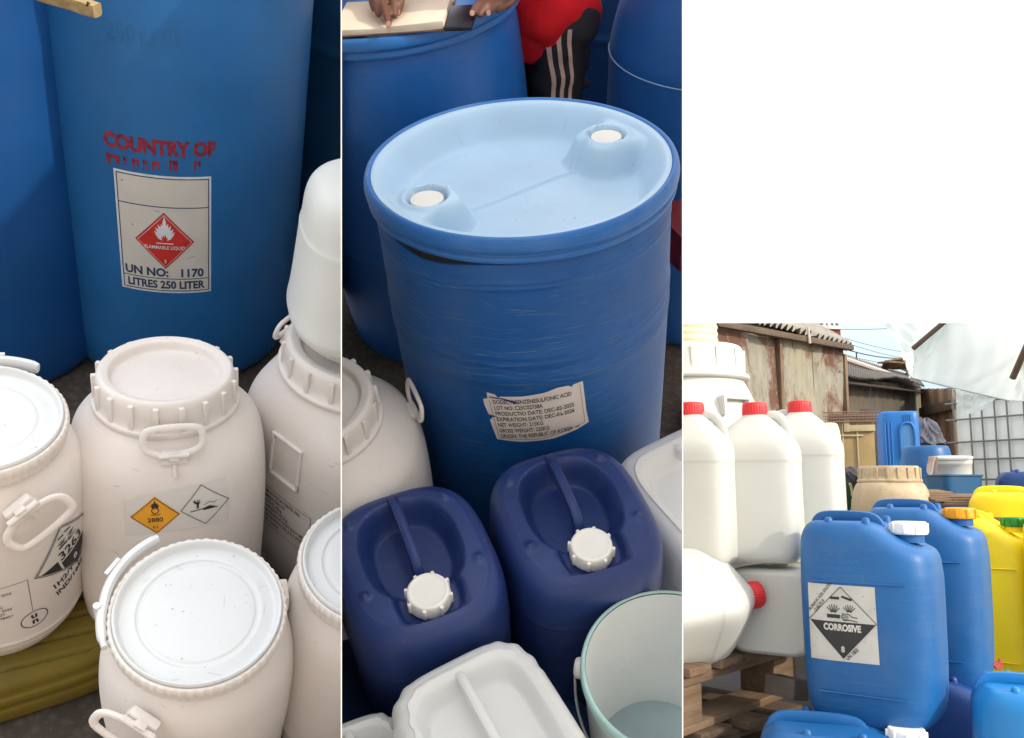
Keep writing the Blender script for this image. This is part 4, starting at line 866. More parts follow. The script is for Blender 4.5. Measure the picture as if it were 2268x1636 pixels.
# ---------------------------------------------------------------- floors of the two stalls
def gravel(name, c1, c2):
    s = NT(name); n1 = s.noise(14, 8, 0.7); n2 = s.noise(120, 5, 0.7); v = s.n('ShaderNodeTexVoronoi'); v.inputs['Scale'].default_value = 55; s.l(s.tc.outputs['Object'], v.inputs[0])
    c = s.mix(s.ramp(n1, 0.35, 0.65), c1, c2); c = s.mix(s.ramp(v.outputs['Distance'], 0.1, 0.6, 0.0, 0.55), c, tuple(q*0.35 for q in c1)); c = s.mix(s.ramp(n2, 0.6, 0.72, 0, 0.5), c, tuple(q*2.2 for q in c2))
    s.l(c, s.p.inputs['Base Color']); P('Roughness', s.p, 0.9); s.bump(s.math('ADD', n2, v.outputs['Distance']), 0.9, 0.008); return s.m
M_soil = gravel('soil_gravel', (0.075, 0.058, 0.048), (0.12, 0.095, 0.078))
def stallfloor(name, bay, x0, x1):
    m = MB(); rr = random.Random(11)
    m.grid(lambda u, v: (x0+(x1-x0)*u, 0.25+4.6*v, 0.003*math.sin(u*90)*math.sin(v*140)+rr.uniform(-0.002, 0.002)), 90, 110)
    o = m.build(name, M_soil, None); own(o, bay); o['kind'] = 'structure'; return o
stallfloor('ground', B1, -2.2, 0.9)
stallfloor('ground', B2, -1.6, 1.6)
# ================================================================ STALL 3: the open yard on the right
M_canblue = plastic('can_blue', (0.009, 0.105, 0.315), 0.42, 0.12, 0.20, (0.16, 0.20, 0.26), scratch=0.22, scol=(0.16, 0.28, 0.42))
M_cansky = plastic('can_sky_blue', (0.010, 0.19, 0.50), 0.40, 0.10, 0.12, (0.2, 0.3, 0.4))
M_yellow = plastic('can_yellow', (0.86, 0.66, 0.014), 0.42, 0.08, 0.10, (0.35, 0.22, 0.03))
M_capor = plastic('cap_orange', (0.82, 0.33, 0.01), 0.4, 0.06)
M_capgr = plastic('cap_green', (0.01, 0.20, 0.035), 0.4, 0.1)
M_capred = plastic('cap_red', (0.62, 0.03, 0.035), 0.4, 0.1, sss=0.1)
M_jug = plastic('jug_white', (0.54, 0.55, 0.515), 0.42, 0.03, 0.08, (0.45, 0.42, 0.35), sss=0.25)
M_barrel = plastic('barrel_white', (0.58, 0.58, 0.55), 0.42, 0.02, 0.05, (0.5, 0.48, 0.4))
M_beige = plastic('plastic_beige_dirty', (0.50, 0.40, 0.26), 0.5, 0.16, 1.0, (0.17, 0.11, 0.06))
def slant(k, H, b, drop=0.05):
    for ch in k.children:
        if ch.name.startswith('body'):
            for v in ch.data.vertices:
                q = smooth01((-v.co.y/b+0.02)/0.85)*smooth01((v.co.z-0.70*H)/(0.22*H)); v.co.z -= drop*float(q)
                q2 = smooth01((v.co.y/b-0.72)/0.3)*smooth01((v.co.z-0.80*H)/(0.2*H)); v.co.z -= 0.012*float(q2)
        elif ch.name.startswith(('cap', 'neck')):
            for v in ch.data.vertices: v.co.z -= drop*0.10; v.co.y -= b*0.10
def yardcan(label, pos, yaw, mat, capmat, anchor, H=0.48, a=0.122, b=0.150, capr=0.040, group=None, drop=0.055, tilt=None, n=3.8, style='side'):
    k, body = jerrycan('jerrycan', label, B3, pos, yaw, mat, capmat, a=a, b=b, H=H, n=n, style=style, capr=capr, capn=9, group=group, anchor=anchor, band=False, K=30, N=128, tilt=tilt, soft=2.2)
    slant(k, H, b, drop)
    # sunken label panel edges and little studs
    m = MB()
    for (x, y) in ((-a*0.72, b*0.45), (-a*0.72, -b*0.12), (a*0.72, b*0.45), (a*0.72, -b*0.12)):
        m = MB(); m.lathe([(0.011, H-0.012), (0.009, H+0.006), (0.005, H+0.010), (0.0003, H+0.010)], 20, 1, M=Matrix.Translation((x, y, 0))); m.build('stud', mat, k)
    m = MB(); m.tube([(-a*0.999, b*0.70, H*0.70), (-a*1.001, -b*0.70, H*0.70)], 0.0022, 8); m.build('panel_ridge', mat, k); m = MB(); m.tube([(-a*0.997, b*0.62, H*0.16), (-a*0.999, -b*0.66, H*0.16)], 0.0022, 8); m.build('panel_ridge', mat, k)
    return k, body
GC = 'blue jerrycans of the yard stack'
DZ = 2.16
k1, k1b = yardcan('blue jerrycan with the CORROSIVE label and white cap, standing on top of other cans', B3.atd(1924, 1154, DZ), 53, M_canblue, M_cap, (0, 0, 0.455), H=0.455)
k1['group'] = GC
k2, k2b = yardcan('blue jerrycan with an orange cap behind the one with the CORROSIVE label', B3.atd(2046, 1126, 2.50), 54, M_canblue, M_capor, (0, 0, 0.46), H=0.462, group=GC)
k1z = (B3.M.inverted() @ k1.matrix_world).translation.z; k2z = (B3.M.inverted() @ k2.matrix_world).translation.z
# corrosive label on face -x
nrm = Vector((-1, 0, 0)); rt_ = Vector((0, -1, 0))
sp = surf_pl(k1b, (-0.122, 0.036, 0.228), rt_, (0, 0, 1))
w_, h_ = 0.078, 0.084
decal('label_sheet', [poly2d([(-w_, -h_-0.002), (w_, -h_+0.0), (w_-0.002, h_), (-w_, h_+0.001)])], flat('label_grey_paper', (0.50, 0.50, 0.47), 0.5, var=0.10, scale=16), k1, sp, 0.0012, cell=0.012)
rot0 = 0.0
dm = [(0, -0.078), (0.076, 0.004), (0, 0.080), (-0.076, 0.004)]
pr_ = [line2d(dm, 0.0016, True), poly2d([(0, -0.078), (0.075, 0.002), (-0.075, 0.002)])] + corrosion(0.060, 0.0, 0.035)
pr_ += [text2d('PROPANOIC ACID, SOLUTION', 0.010, -0.074, 0.020, bold=0.012, sx=0.66, rot=R(50)), text2d('CLASS PG III', 0.010, -0.060, 0.020, bold=0.012, sx=0.66, rot=R(50)), text2d('UN 1805', 0.012, 0.010, -0.082, bold=0.015, sx=0.8, rot=R(44))]
rr_ = random.Random(9)
for i in range(26):
    x, y = rr_.choice((-1, 1))*rr_.uniform(0.045, 0.077), rr_.uniform(-0.07, 0.07)
    if abs(x)/0.076+abs(y)/0.08 > 1.08: pr_.append(poly2d(circ2d(x, y, rr_.uniform(0.0004, 0.0011), 6)))
decal('label_print', pr_, M_ink, k1, sp, 0.0020, cell=0.012)
decal('label_word', [text2d('CORROSIVE', 0.0200, 0, -0.0170, 'CENTER', 0.05, 0.78)], flat('label_white_ink', (0.55, 0.54, 0.51)), k1, sp, 0.0027, cell=0.012); decal('class_number', [text2d('8', 0.018, 0, -0.064, 'CENTER', 0.03, 0.9)], flat('label_white_ink', (0.55, 0.54, 0.51)), k1, sp, 0.0027, cell=0.012)
em = plastic('can_blue_emboss', (0.03, 0.17, 0.46), 0.4)
decal('moulded_text', [text2d(s, 0.0125, -0.062, 0.150-0.0165*i, bold=0.004, sx=0.95) for i, s in enumerate(('DANGER - DO NOT', 'REUSE OR DECANT', 'UNTIL CLEANED', 'RETURN CONTAINER'))], em, k1, sp, 0.0009, cell=0.02)
# lower layer
def upper_base(k, k_z, dx, dy, lab, mat, yaw, H=0.48):
    p = (B3.M.inverted() @ k.matrix_world).translation
    q, _ = yardcan(lab, (p.x+dx, p.y+dy, k_z-0.001), yaw, mat, M_cap, (0, 0, H), H=H, a=0.135, b=0.165, drop=0.045, group=GC); return q
u1, _ = yardcan('blue jerrycan under the one with the CORROSIVE label, its white cap half hidden', B3.atd(1880, 1606, 2.00), 72, M_canblue, M_cap, (0, 0, 0.47), H=0.47, a=0.15, b=0.195, drop=0.030, group=GC)
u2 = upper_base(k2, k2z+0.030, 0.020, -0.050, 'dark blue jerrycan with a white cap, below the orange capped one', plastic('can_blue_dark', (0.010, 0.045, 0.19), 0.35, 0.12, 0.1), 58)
for q, lab in (((1640, 1640, 2.55), 'navy jerrycan in the dark gap beside the pallets, below the labelled can'),):
    pass
ls, _ = yardcan('bright sky blue jerrycan at the bottom right corner', B3.atd(2322, 1520, 1.95), 66, M_cansky, M_cap, (0, 0, 0.46), H=0.46, a=0.13, b=0.155)
ls['group'] = GC
scuffs('scuff_marks', k1, surf_pl(k1b, (-0.122, 0, 0.0), rt_, (0, 0, 1)), plastic('scuff_can', (0.06, 0.17, 0.36), 0.55, 0.3), 60, 3, [(0.12, 0.06, 1), (0.30, 0.05, 1), (0.03, 0.02, 1)], span=0.13, W=(0.0003, 0.0008), L=(0.006, 0.03))
# yellow cans
y1, _ = yardcan('yellow jerrycan with green cap just right of the orange capped blue can', B3.atd(2168, 1158, 2.95), 54, M_yellow, M_capgr, (0, 0, 0.50), H=0.52, a=0.13, b=0.165, capr=0.034, drop=0.07)
y2, _ = yardcan('rear yellow jerrycan, its green cap at the right edge of the photo', B3.atd(2262, 1104, 3.14), 56, M_yellow, M_capgr, (0, 0, 0.50), H=0.52, a=0.13, b=0.165, capr=0.034, drop=0.045)
y1['group'] = y2['group'] = 'yellow jerrycans with green caps'
y3, _ = yardcan('front yellow jerrycan mostly outside the right edge, above the sky blue can', B3.atd(2402, 1140, 2.72), 54, M_yellow, M_capgr, (0, 0, 0.50), H=0.50, a=0.13, b=0.165, capr=0.034, drop=0.07)
y3['group'] = y1['group']
rc2 = root('plastic_scrap', 'torn piece of red plastic lying between the yellow cans', 'scrap', B3, B3.atd(2210, 1474, 2.62), 15)
m = MB(); m.grid(lambda u, v: (-0.03+0.06*u, 0.02*v*u, 0.03*(v-0.5)*u+0.006*math.sin(u*9+v*4)), 14, 8); m.grid(lambda u, v: (-0.03+0.06*u, 0.02*v*u+0.004, 0.03*(v-0.5)*u+0.006*math.sin(u*9+v*4)), 14, 8); m.build('flap', plastic('scrap_red', (0.30, 0.02, 0.012), 0.6), rc2)

# ---------------------------------------------------------------- white jugs
GJ = 'square shouldered white jugs with red caps'
def jug(label, pos, yaw, tilt=None, anchor=(0, 0, 0), a=0.108, H=0.36, cap=True, hd=1, sc=1.0, b=None, capm=None):
    k = root('plastic_jug', label, 'jug', B3, pos, yaw, tilt, anchor=anchor, group=GJ); b = b or a
    m = MB(); m.loft([(0, a*0.82, b*0.82, 6), (0.0, a*0.88, b*0.88, 6), (0.012, a*0.97, b*0.97, 6.5), (0.04, a, b, 7), (H*0.45, a*0.985, b*0.985, 7), (H*0.66, a*0.98, b*0.98, 7), (H*0.67, a*0.995, b*0.995, 7), (H*0.75, a*0.985, b*0.985, 6.5), (H*0.82, a*0.90, b*0.90, 5), (H*0.95, a*0.46, b*0.46, 3), (H*0.985, 0.032, 0.032, 2), (H+0.012, 0.029, 0.029, 2)], 128, 2)
    m.build('body', M_jug, k)
    h = MB(); h.tube(chaikin([(0.020*hd, 0.0, H*0.93), (0.040*hd, 0.0, H-0.002), (0.066*hd, 0, H-0.010), (0.082*hd, 0, H*0.90), (0.086*hd, 0, H*0.80)], 2), 0.0110, 14, sx=1.2, sy=0.8, up=(0, 1, 0.001), e=3); h.build('handle', M_jug, k)
    if cap:
        c = MB(); c.lathe([(0.033, H-0.006), (0.0335, H), (0.0325, H+0.024), (0.030, H+0.030), (0.026, H+0.031), (0.0003, H+0.030)], 120, 1, mod=lambda r, z, th: r*(1+0.018*np.sign(np.sin(th*30))*(r > 0.031))); c.build('cap', capm or M_capred, k)
        c = MB(); c.lathe([(0.034, H-0.016), (0.0345, H-0.009), (0.033, H-0.008)], 48, 0); c.build('tamper_ring', capm or M_capred, k)
    return k
jug('leftmost upright white jug with red cap, cut by the divider', B3.atd(1532, 926, 2.42), -28, anchor=(0, 0, 0.38), a=0.112, H=0.39)
jug('middle upright white jug with red cap of the row of three', B3.atd(1672, 926, 2.46), -24, anchor=(0, 0, 0.38), a=0.112, H=0.39, hd=1)
jug('right hand upright white jug with red cap, beside the blue cans', B3.atd(1772, 920, 2.62), -26, anchor=(0, 0, 0.38), a=0.111, H=0.39, hd=-1)
def lying(label, cpos, dirv, roll, a=0.105, H=0.40, cap=True):
    k = jug(label, (0, 0, 0), 0, a=a, H=H, cap=cap)
    d = Vector(dirv).normalized(); T = d.to_track_quat('Z', 'Y').to_matrix().to_4x4() @ Matrix.Rotation(R(roll), 4, 'Z')
    T = Matrix.Translation(Vector(cpos) - d*(H+0.015)) @ T; k.matrix_world = B3.M @ T; return k
lying('white jug lying on the pallet with its red cap pointing right', B3.atd(1672, 1318, 2.30), (0.90, 0.20, 0.13), 45, a=0.115, H=0.42)
lying('white jug lying behind the red cap, on the pallet under the upright jugs', B3.atd(1795, 1325, 2.60), (0.55, 0.80, 0.0), 0, a=0.11, H=0.36, cap=False)
jx = lying('white jug lying under the left upright jug, mostly hidden by the divider', B3.atd(1590, 1270, 2.62), (0.3, -0.9, 0.0), 0, a=0.10, H=0.30, cap=False)
# white barrel with screw lid, and the beige ribbed tub on it
pb = B3.atd(1524, 772, 3.05); ZD = 0.62
Hb = pb.z - ZD
wb = root('plastic_keg', 'large white keg with wide screw lid towering behind the row of jugs', 'keg', B3, (pb.x, pb.y, ZD))
m = MB(); rb_ = 0.175
m.loft([(0, 0.19, 0.19, 2.4), (0, 0.21, 0.21, 2.4), (0.03, 0.235, 0.235, 2.4), (Hb-0.45, 0.250, 0.250, 2.4), (Hb-0.30, 0.235, 0.235, 2.3), (Hb-0.20, 0.215, 0.215, 2.2), (Hb-0.115, 0.178, 0.178, 2), (Hb-0.10, 0.170, 0.170, 2), (Hb-0.02, 0.165, 0.165, 2)], 128, 2); m.build('body', M_barrel, wb)
m = MB(); m.lathe([(0.172, Hb-0.118), (0.196, Hb-0.116), (0.200, Hb-0.108), (0.196, Hb-0.098), (0.184, Hb-0.094), (0.180, Hb-0.02), (0.172, Hb-0.003), (0.155, Hb), (0.0003, Hb-0.004)], 128, 2)
for i in range(14):
    T = Matrix.Rotation(R(360/14*i+6), 4, 'Z') @ Matrix.Translation((0.181, 0, Hb-0.055)); m.box((0, 0, 0), (0.010, 0.012, 0.074), T, 0.003)
m.build('lid', M_barrel, wb)
m = MB(); t_ = R(-62); T = Matrix.Rotation(t_, 4, 'Z') @ Matrix.Translation((0.222, 0, Hb-0.215)); m.box((0, 0, 0.028), (0.03, 0.11, 0.012), T, 0.004); m.box((0, 0.05, 0), (0.03, 0.012, 0.06), T, 0.004); m.box((0, -0.05, 0), (0.03, 0.012, 0.06), T, 0.004); m.build('hand_grip', M_barrel, wb)
tb_ = root('tub', 'cream ribbed tub standing on the lid of the tall white keg', 'tub', B3, (pb.x-0.0, pb.y, pb.z+0.001))
m = MB(); prf = [(0.085, 0), (0.094, 0.003)]
for i in range(12): z_ = 0.012+0.022*i; prf += [(0.096-0.0004*i, z_), (0.100-0.0004*i, z_+0.006), (0.100-0.0004*i, z_+0.012), (0.096-0.0004*i, z_+0.018)]
prf += [(0.09, 0.30), (0.0005, 0.302)]
m.lathe(prf, 96, 1); m.build('body', plastic('tub_cream', (0.66, 0.60, 0.42), 0.45, 0.05, 0.1), tb_)

# ---------------------------------------------------------------- pallets
W1 = [wood('wood_a%d' % ax, (0.13, 0.078, 0.046), (0.26, 0.175, 0.11), ax) for ax in range(3)]
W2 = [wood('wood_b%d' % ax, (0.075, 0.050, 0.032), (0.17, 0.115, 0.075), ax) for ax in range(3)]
def pallet(label, pos, yaw, L=1.2, D=0.9, seed=1, dark=False):
    k = root('wooden_pallet', label, 'pallet', B3, pos, yaw, group='weathered wooden pallets stacked under the jugs'); rg = random.Random(seed); Wd = W2 if dark else W1
    # local: x along the stringers (ends at 0), y backwards, z=0 is the top deck
    x = -0.055
    while x > -L+0.06:
        w = rg.choice((0.135, 0.12, 0.10)); j = rg.uniform(-0.012, 0.012)
        m = MB(); m.box((x-w/2+0.02, D/2-0.012+j, -0.011+rg.uniform(-0.001, 0.001)), (w, D+0.02, 0.021), None, 0.004, rot=(rg.uniform(-0.004, 0.004), 0, rg.uniform(-0.02, 0.02))); m.build('deck_board', Wd[1], k)
        x -= w + rg.uniform(0.03, 0.075)
    for y in (0.055, D/2, D-0.055):
        m = MB(); m.box((-L/2, y, -0.0335), (L, 0.10, 0.022), None, 0.003); m.build('stringer_board', Wd[0], k)
        m = MB(); m.box((-L/2, y, -0.1445), (L, 0.10, 0.020), None, 0.003); m.build('bottom_board', Wd[0], k)
        for x in (-0.075, -L/2, -L+0.075):
            m = MB(); m.box((x, y, -0.0895), (0.145, 0.102, 0.089), None, 0.004, rot=(0, 0, rg.uniform(-0.02, 0.02))); m.build('block', Wd[0 if rg.random() < 0.6 else 2], k)
    m = MB()
    for y in (0.04, 0.07):
        for x in (-0.08, -0.26, -0.45): m.lathe([(0.0038, 0), (0.0038, 0.0012), (0.0002, 0.0016)], 10, 0, M=Matrix.Translation((x, y, 0)))
    m.build('nail_heads', flat('rust_iron', (0.07, 0.045, 0.03), 0.6, 0.6), k)
    return k
pc = B3.at(1766, 1412, 0.625)
pallet('weathered pallet on top of its stack, carrying the white jugs', (pc.x, pc.y, 0.625), 48, seed=4)
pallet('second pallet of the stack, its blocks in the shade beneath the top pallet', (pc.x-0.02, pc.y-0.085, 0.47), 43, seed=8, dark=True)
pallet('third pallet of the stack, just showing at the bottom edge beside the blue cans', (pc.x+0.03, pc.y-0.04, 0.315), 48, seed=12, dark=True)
bp = root('timber_beam', 'loose timber beam with a green painted edge lying on the pallet behind the lying jug', 'timber', B3, B3.atd(1715, 1388, 2.55), -12)
m = MB(); m.box((0, 0, 0), (0.34, 0.10, 0.030), None, 0.003); m.build('beam', W1[0], bp)
m = MB(); m.box((0, -0.053, -0.006), (0.335, 0.006, 0.020), None, 0.001); m.build('painted_edge', flat('paint_green_grey', (0.07, 0.10, 0.085)), bp)
sb = root('timber_block', 'pale timber offcut in the dark gap between pallet and blue can', 'timber', B3, B3.atd(1742, 1522, 2.3), 30)
m = MB(); m.box((0, 0, 0), (0.055, 0.10, 0.050), None, 0.004, rot=(0, 0.15, 0)); m.build('offcut', flat('wood_grey', (0.16, 0.13, 0.115), 0.9), sb)

# ---------------------------------------------------------------- yard platform and things on it
ZP = 0.95
pf = root('timber_platform', 'low timber platform of grey planks carrying the dirty keg, buckets and caged tank', 'platform', B3, (0, 0, 0))
pl_, pr2 = B3.atd(1835, 1140, 3.1), B3.atd(2420, 1140, 3.1)
rg = random.Random(4)
for i in range(18):
    y = pl_.y + 0.02 + 0.17*i; x0 = pl_.x-0.02+0.03*rg.uniform(-1, 1)+0.09*i*0.3; m = MB(); m.box(((x0+3.4)/2, y, ZP-0.014), (3.4-x0, 0.155, 0.026), None, 0.004, rot=(0, 0, rg.uniform(-0.01, 0.01))); m.build('plank', W2[0], pf)
for (x, y) in ((pl_.x+0.15, pl_.y+0.1), (3.1, pl_.y+0.1), (pl_.x+1.0, 5.9), (3.1, 5.9), (pl_.x+1.0, pl_.y+0.1)):
    m = MB(); m.box((x, y, (ZP-0.027)/2), (0.09, 0.09, ZP-0.027), None, 0.004); m.build('leg', W2[2], pf)
def on(px, d, z=ZP): p = B3.atd(px, 1080, d); return (p.x, p.y, z)
dk, dkb = keg_screw('plastic_keg', 'dirty cream keg with stained screw lid behind the blue cans', B3, on(1971, 3.42), yaw=10, H=0.165+0.24, a=0.132, n=2.6, lr=0.109, handles=(), anchor=False, taper=0.97)
for ch in dk.children: ch.data.materials[0] = M_beige
dk.matrix_world = B3.M @ Matrix.Translation(on(1971, 3.42, B3.atd(1971, 1033, 3.42).z-0.405))
grip(dk, dkb, R(-62), 0.235, 0.020, 0.018, M_beige)
# tall blue can with a sunken panel facing us
bt = root('jerrycan', 'bright blue can with an oval sunken panel and ribbed side, upright before the shed', 'jerrycan', B3, on(1995, 4.9), -14)
Hc = B3.atd(1995, 913, 4.9).z - ZP
rib2 = lambda X, Y, z, th: (X*(1 + 0.02*np.sign(np.sin(Y*110))*(X < -0.08)), Y)
m = MB(); m.loft([(0, 0.085, 0.10, 5), (0, 0.092, 0.11, 5), (0.02, 0.099, 0.12, 5), (Hc-0.02, 0.099, 0.12, 5), (Hc, 0.092, 0.112, 5), (Hc, 0.08, 0.10, 5)], 120, 2)
bo = m.build('body', plastic('can_blue_bright', (0.015, 0.15, 0.47), 0.4, 0.08), bt)
m = MB(); pts = [(0.028+0.036*math.cos(t)*abs(math.cos(t))**-0.3, -0.124, Hc*0.675+0.100*math.sin(t)*abs(math.sin(t))**-0.45) for t in np.linspace(0.05, 2*math.pi+0.05, 40, endpoint=False)]
m.tube(pts, 0.008, 10, closed=True, up=(0, 1, 0)); m.build('panel_rim', MATS['can_blue_bright'], bt)
m = MB(); m.prism([(p[0], p[2]) for p in pts], 0.003, Matrix.Translation((0, -0.1195, 0)) @ Matrix.Rotation(R(90), 4, 'X')); m.build('panel', plastic('can_blue_pale', (0.07, 0.22, 0.46), 0.35), bt)
m = MB()
for x in (-0.082, -0.066, -0.050): m.tube([(x, -0.119, 0.04), (x, -0.119, Hc-0.06)], 0.0045, 8)
for x in (0.015, 0.026, 0.037, 0.048): m.tube([(x, -0.120, Hc-0.055), (x, -0.120, Hc-0.02)], 0.003, 8)
m.build('ribs', MATS['can_blue_bright'], bt)
dsq = [('plastic_drum', 'dark blue open drum between the upright bright blue can and the white bucket', 2062, 4.35, 988, 0.105)]
bd = root('plastic_drum', dsq[0][1], 'drum', B3, on(2055, 4.35), 0); Hd = B3.atd(2055, 988, 4.35).z - ZP
m = MB(); m.lathe([(0.10, 0), (0.112, 0.01), (0.116, 0.05), (0.116, Hd*0.6), (0.118, Hd*0.66), (0.116, Hd*0.72), (0.108, Hd-0.02), (0.098, Hd), (0.086, Hd-0.004), (0.080, Hd-0.012), (0.0003, Hd-0.012)], 96, 2); m.build('body', M_canblue, bd)
m = MB(); m.tube(chaikin([(-0.05, 0, Hd-0.012), (-0.04, 0, Hd-0.004), (0.04, 0, Hd-0.004), (0.05, 0, Hd-0.012)], 1), 0.005, 8, up=(0, 1, 0)); m.build('handle', M_canblue, bd)
bb = root('bucket', 'white bucket with a rag over its rim sitting in the blue bin', 'bucket', B3, on(2110, 3.75, ZP+0.04), 0, tilt=(4, -2)); Hk = B3.atd(2110, 1012, 3.75).z - ZP - 0.04
m = MB(); m.lathe([(0.0003, 0), (0.060, 0), (0.063, 0.005), (0.078, Hk-0.03), (0.080, Hk-0.028), (0.080, Hk-0.018), (0.079, Hk-0.004), (0.077, Hk), (0.074, Hk-0.01), (0.06, 0.02), (0.0003, 0.02)], 80, 1); m.build('body', M_barrel, bb)
m = MB(); m.lathe([(0.080, Hk-0.012), (0.084, Hk-0.010), (0.084, Hk-0.002), (0.081, Hk+0.002), (0.076, Hk)], 80, 1); m.build('rim', M_barrel, bb)
rgk = root('rag', 'pale rag hanging over the left rim of the white bucket', 'rag', B3, Vector(on(2072, 3.68, B3.atd(2072, 1025, 3.68).z)), 0)
m = MB(); m.grid(lambda u, v: (-0.018+0.036*u-0.012*v, 0.008*math.sin(u*9+v*3), 0.025-0.085*v*(0.75+0.4*math.sin(u*3))), 14, 14); m.grid(lambda u, v: (-0.018+0.036*u-0.012*v, 0.006+0.008*math.sin(u*9+v*3), 0.025-0.085*v*(0.75+0.4*math.sin(u*3))), 14, 14); m.build('cloth', flat('rag', (0.42, 0.34, 0.30)), rgk)
bn = root('bin', 'teal blue open bin with straight sides in front of the caged tank', 'bin', B3, on(2112, 3.60), 4); m = MB()
Hn = B3.atd(2112, 1052, 3.6).z-ZP
m.loft([(0, 0.068, 0.07, 8), (0.0, 0.070, 0.075, 8), (Hn-0.008, 0.080, 0.085, 8), (Hn-0.006, 0.084, 0.089, 8), (Hn, 0.084, 0.089, 8), (Hn, 0.077, 0.082, 8), (0.012, 0.066, 0.070, 8), (0.01, 0.01, 0.01, 8)], 80, 0); m.build('body', plastic('bin_teal', (0.012, 0.10, 0.24), 0.45, 0.1, 0.2, (0.15, 0.2, 0.25)), bn)
m = MB(); m.tube([(-0.075, -0.083, Hn*0.45), (0.075, -0.083, Hn*0.45)], 0.0025, 8); m.build('ridge', MATS['bin_teal'], bn)
# folded cartons / timber bundle
for i, (px, py, d, yw, lab, L_) in enumerate(((2082, 1098, 3.35, 14, 'bundle of brown boards lying in front of the teal bin', 0.15), (2128, 1108, 3.30, -24, 'grey plank end lying between the teal bin and the yellow cans', 0.12))):
    tb2 = root('timber_bundle', lab, 'timber', B3, B3.atd(px, py, d), yw); m = MB()
    for j in range(4): m.box((rg.uniform(-0.01, 0.01), 0.02*j, 0.009*(j-1.5)), (L_*rg.uniform(0.85, 1), 0.09, 0.008), None, 0.001, rot=(0.12, 0, rg.uniform(-0.06, 0.06)))
    m.build('boards', W1[0], tb2)
def heap(label, px, py, d, w, h, c, seed, name='rag_heap', cat='heap', matn=None):
    k = root(name, label, cat, B3, B3.atd(px, py, d)); rq = random.Random(seed); ph_ = [rq.uniform(0, 6) for _ in range(8)]
    rs = []; n = 72
    for i in range(26):
        t = i/25; rr = math.sin(math.pi*(0.08+0.92*t*0.5)) if False else math.sqrt(max(0.0004, 1-t*t)); ring = []
        for j in range(n):
            a = 2*math.pi*j/n; q = 1 + 0.16*math.sin(3*a+ph_[0]+4*t) + 0.10*math.sin(5*a+ph_[1]-6*t) + 0.06*math.sin(11*a+ph_[2]+14*t) + 0.04*math.sin(19*a+ph_[3]-20*t)
            ring.append((w*rr*q*math.cos(a), w*0.7*rr*q*math.sin(a), h*(t + 0.06*math.sin(4*a+ph_[4]+9*t))))
        rs.append(ring)
    m = MB(); m.rings(rs); m.build('cloth', matn or flat('heap_%d' % seed, c, 0.8, var=0.4, scale=18, bump=0.5), k); return k
heap('crumpled grey plastic bags piled beside the upright bright blue can', 2055, 985, 4.95, 0.075, 0.14, (0.10, 0.10, 0.13), 3)
heap('grey black rags in the dark corner left of the dirty keg', 1885, 1072, 3.6, 0.055, 0.065, (0.05, 0.05, 0.06), 5)
gb = root('bucket', 'dark green tub with a cream handle strap left of the dirty keg', 'tub', B3, on(1888, 3.55, B3.atd(1888, 1140, 3.55).z), 0)
m = MB(); m.lathe([(0.0003, 0), (0.040, 0), (0.044, 0.004), (0.050, 0.11), (0.053, 0.112), (0.053, 0.12), (0.048, 0.12), (0.042, 0.01), (0.0003, 0.01)], 64, 0); m.build('body', plastic('tub_green', (0.008, 0.05, 0.03)), gb)
m = MB(); m.tube([(-0.030+0.010*math.cos(t), -0.05, 0.065+0.055*math.sin(t)) for t in np.linspace(-1.5, 1.5, 14)], 0.005, 8, sx=1.6); m.build('strap', flat('strap_cream', (0.45, 0.42, 0.2)), gb)
# beige cabinet with comb grille
cb = root('cabinet', 'weathered beige cabinet with a brown comb grille on top, before the rusty shed', 'cabinet', B3, on(1893, 5.6), -16); Hc2 = B3.atd(1893, 934, 5.6).z-ZP; px2 = 5.6/2000
m = MB(); m.box((0.0, 0.10, Hc2/2), (98*px2*0.95, 0.20, Hc2), None, 0.004); m.build('case', plastic('beige_board', (0.36, 0.26, 0.12), 0.8, 0.15, 0.5, (0.22, 0.15, 0.07)), cb)
m = MB()
for x in (-0.055, 0.03): m.box((x, -0.006, Hc2*0.5), (0.008, 0.008, Hc2*0.98), None, 0.001)
m.box((0.06, -0.010, Hc2-0.04), (0.15, 0.018, 0.040), None, 0.003); m.box((-0.03, -0.010, Hc2-0.02), (0.035, 0.018, 0.085), None, 0.003); m.box((-0.03, -0.008, Hc2-0.085), (0.19, 0.010, 0.010), None, 0.001); m.build('trim', flat('beige_trim', (0.46, 0.38, 0.22)), cb)
m = MB(); gz = 0.062
for i in range(34): m.box((-0.155+0.0094*i, -0.02, Hc2+gz/2), (0.0042, 0.012, gz), None, 0)
for z in (0.002, gz*0.35, gz*0.6, gz): m.box((0.0, -0.02, Hc2+z), (0.34, 0.02, 0.0045), None, 0)
m.build('grille', flat('grille_brown', (0.26, 0.16, 0.11), 0.7), cb)
m = MB(); m.box((0, 0.11, Hc2+gz/2-0.002), (0.26, 0.16, gz*0.8), None, 0.003); m.build('grille_box', flat('dark_brown', (0.06, 0.04, 0.03)), cb)
ck = root('plastic_keg', 'cream white keg half hidden between the jugs and the beige cabinet', 'keg', B3, on(1842, 4.6), 0); Hq = B3.atd(1842, 936, 4.6).z-ZP
m = MB(); m.lathe([(0.04, 0), (0.052, 0.005), (0.058, 0.05), (0.060, Hq*0.5), (0.058, Hq*0.8), (0.045, Hq-0.01), (0.03, Hq), (0.0003, Hq)], 72, 2); m.build('body', plastic('keg_cream', (0.72, 0.66, 0.46), 0.5), ck)
m = MB(); m.tube([(0.055, -0.02, Hq*0.52), (0.064, -0.02, Hq*0.52), (0.064, -0.02, Hq*0.44), (0.055, -0.02, Hq*0.44)], 0.004, 8); m.build('handle', flat('dark_brown', (0.06, 0.04, 0.03)), ck)
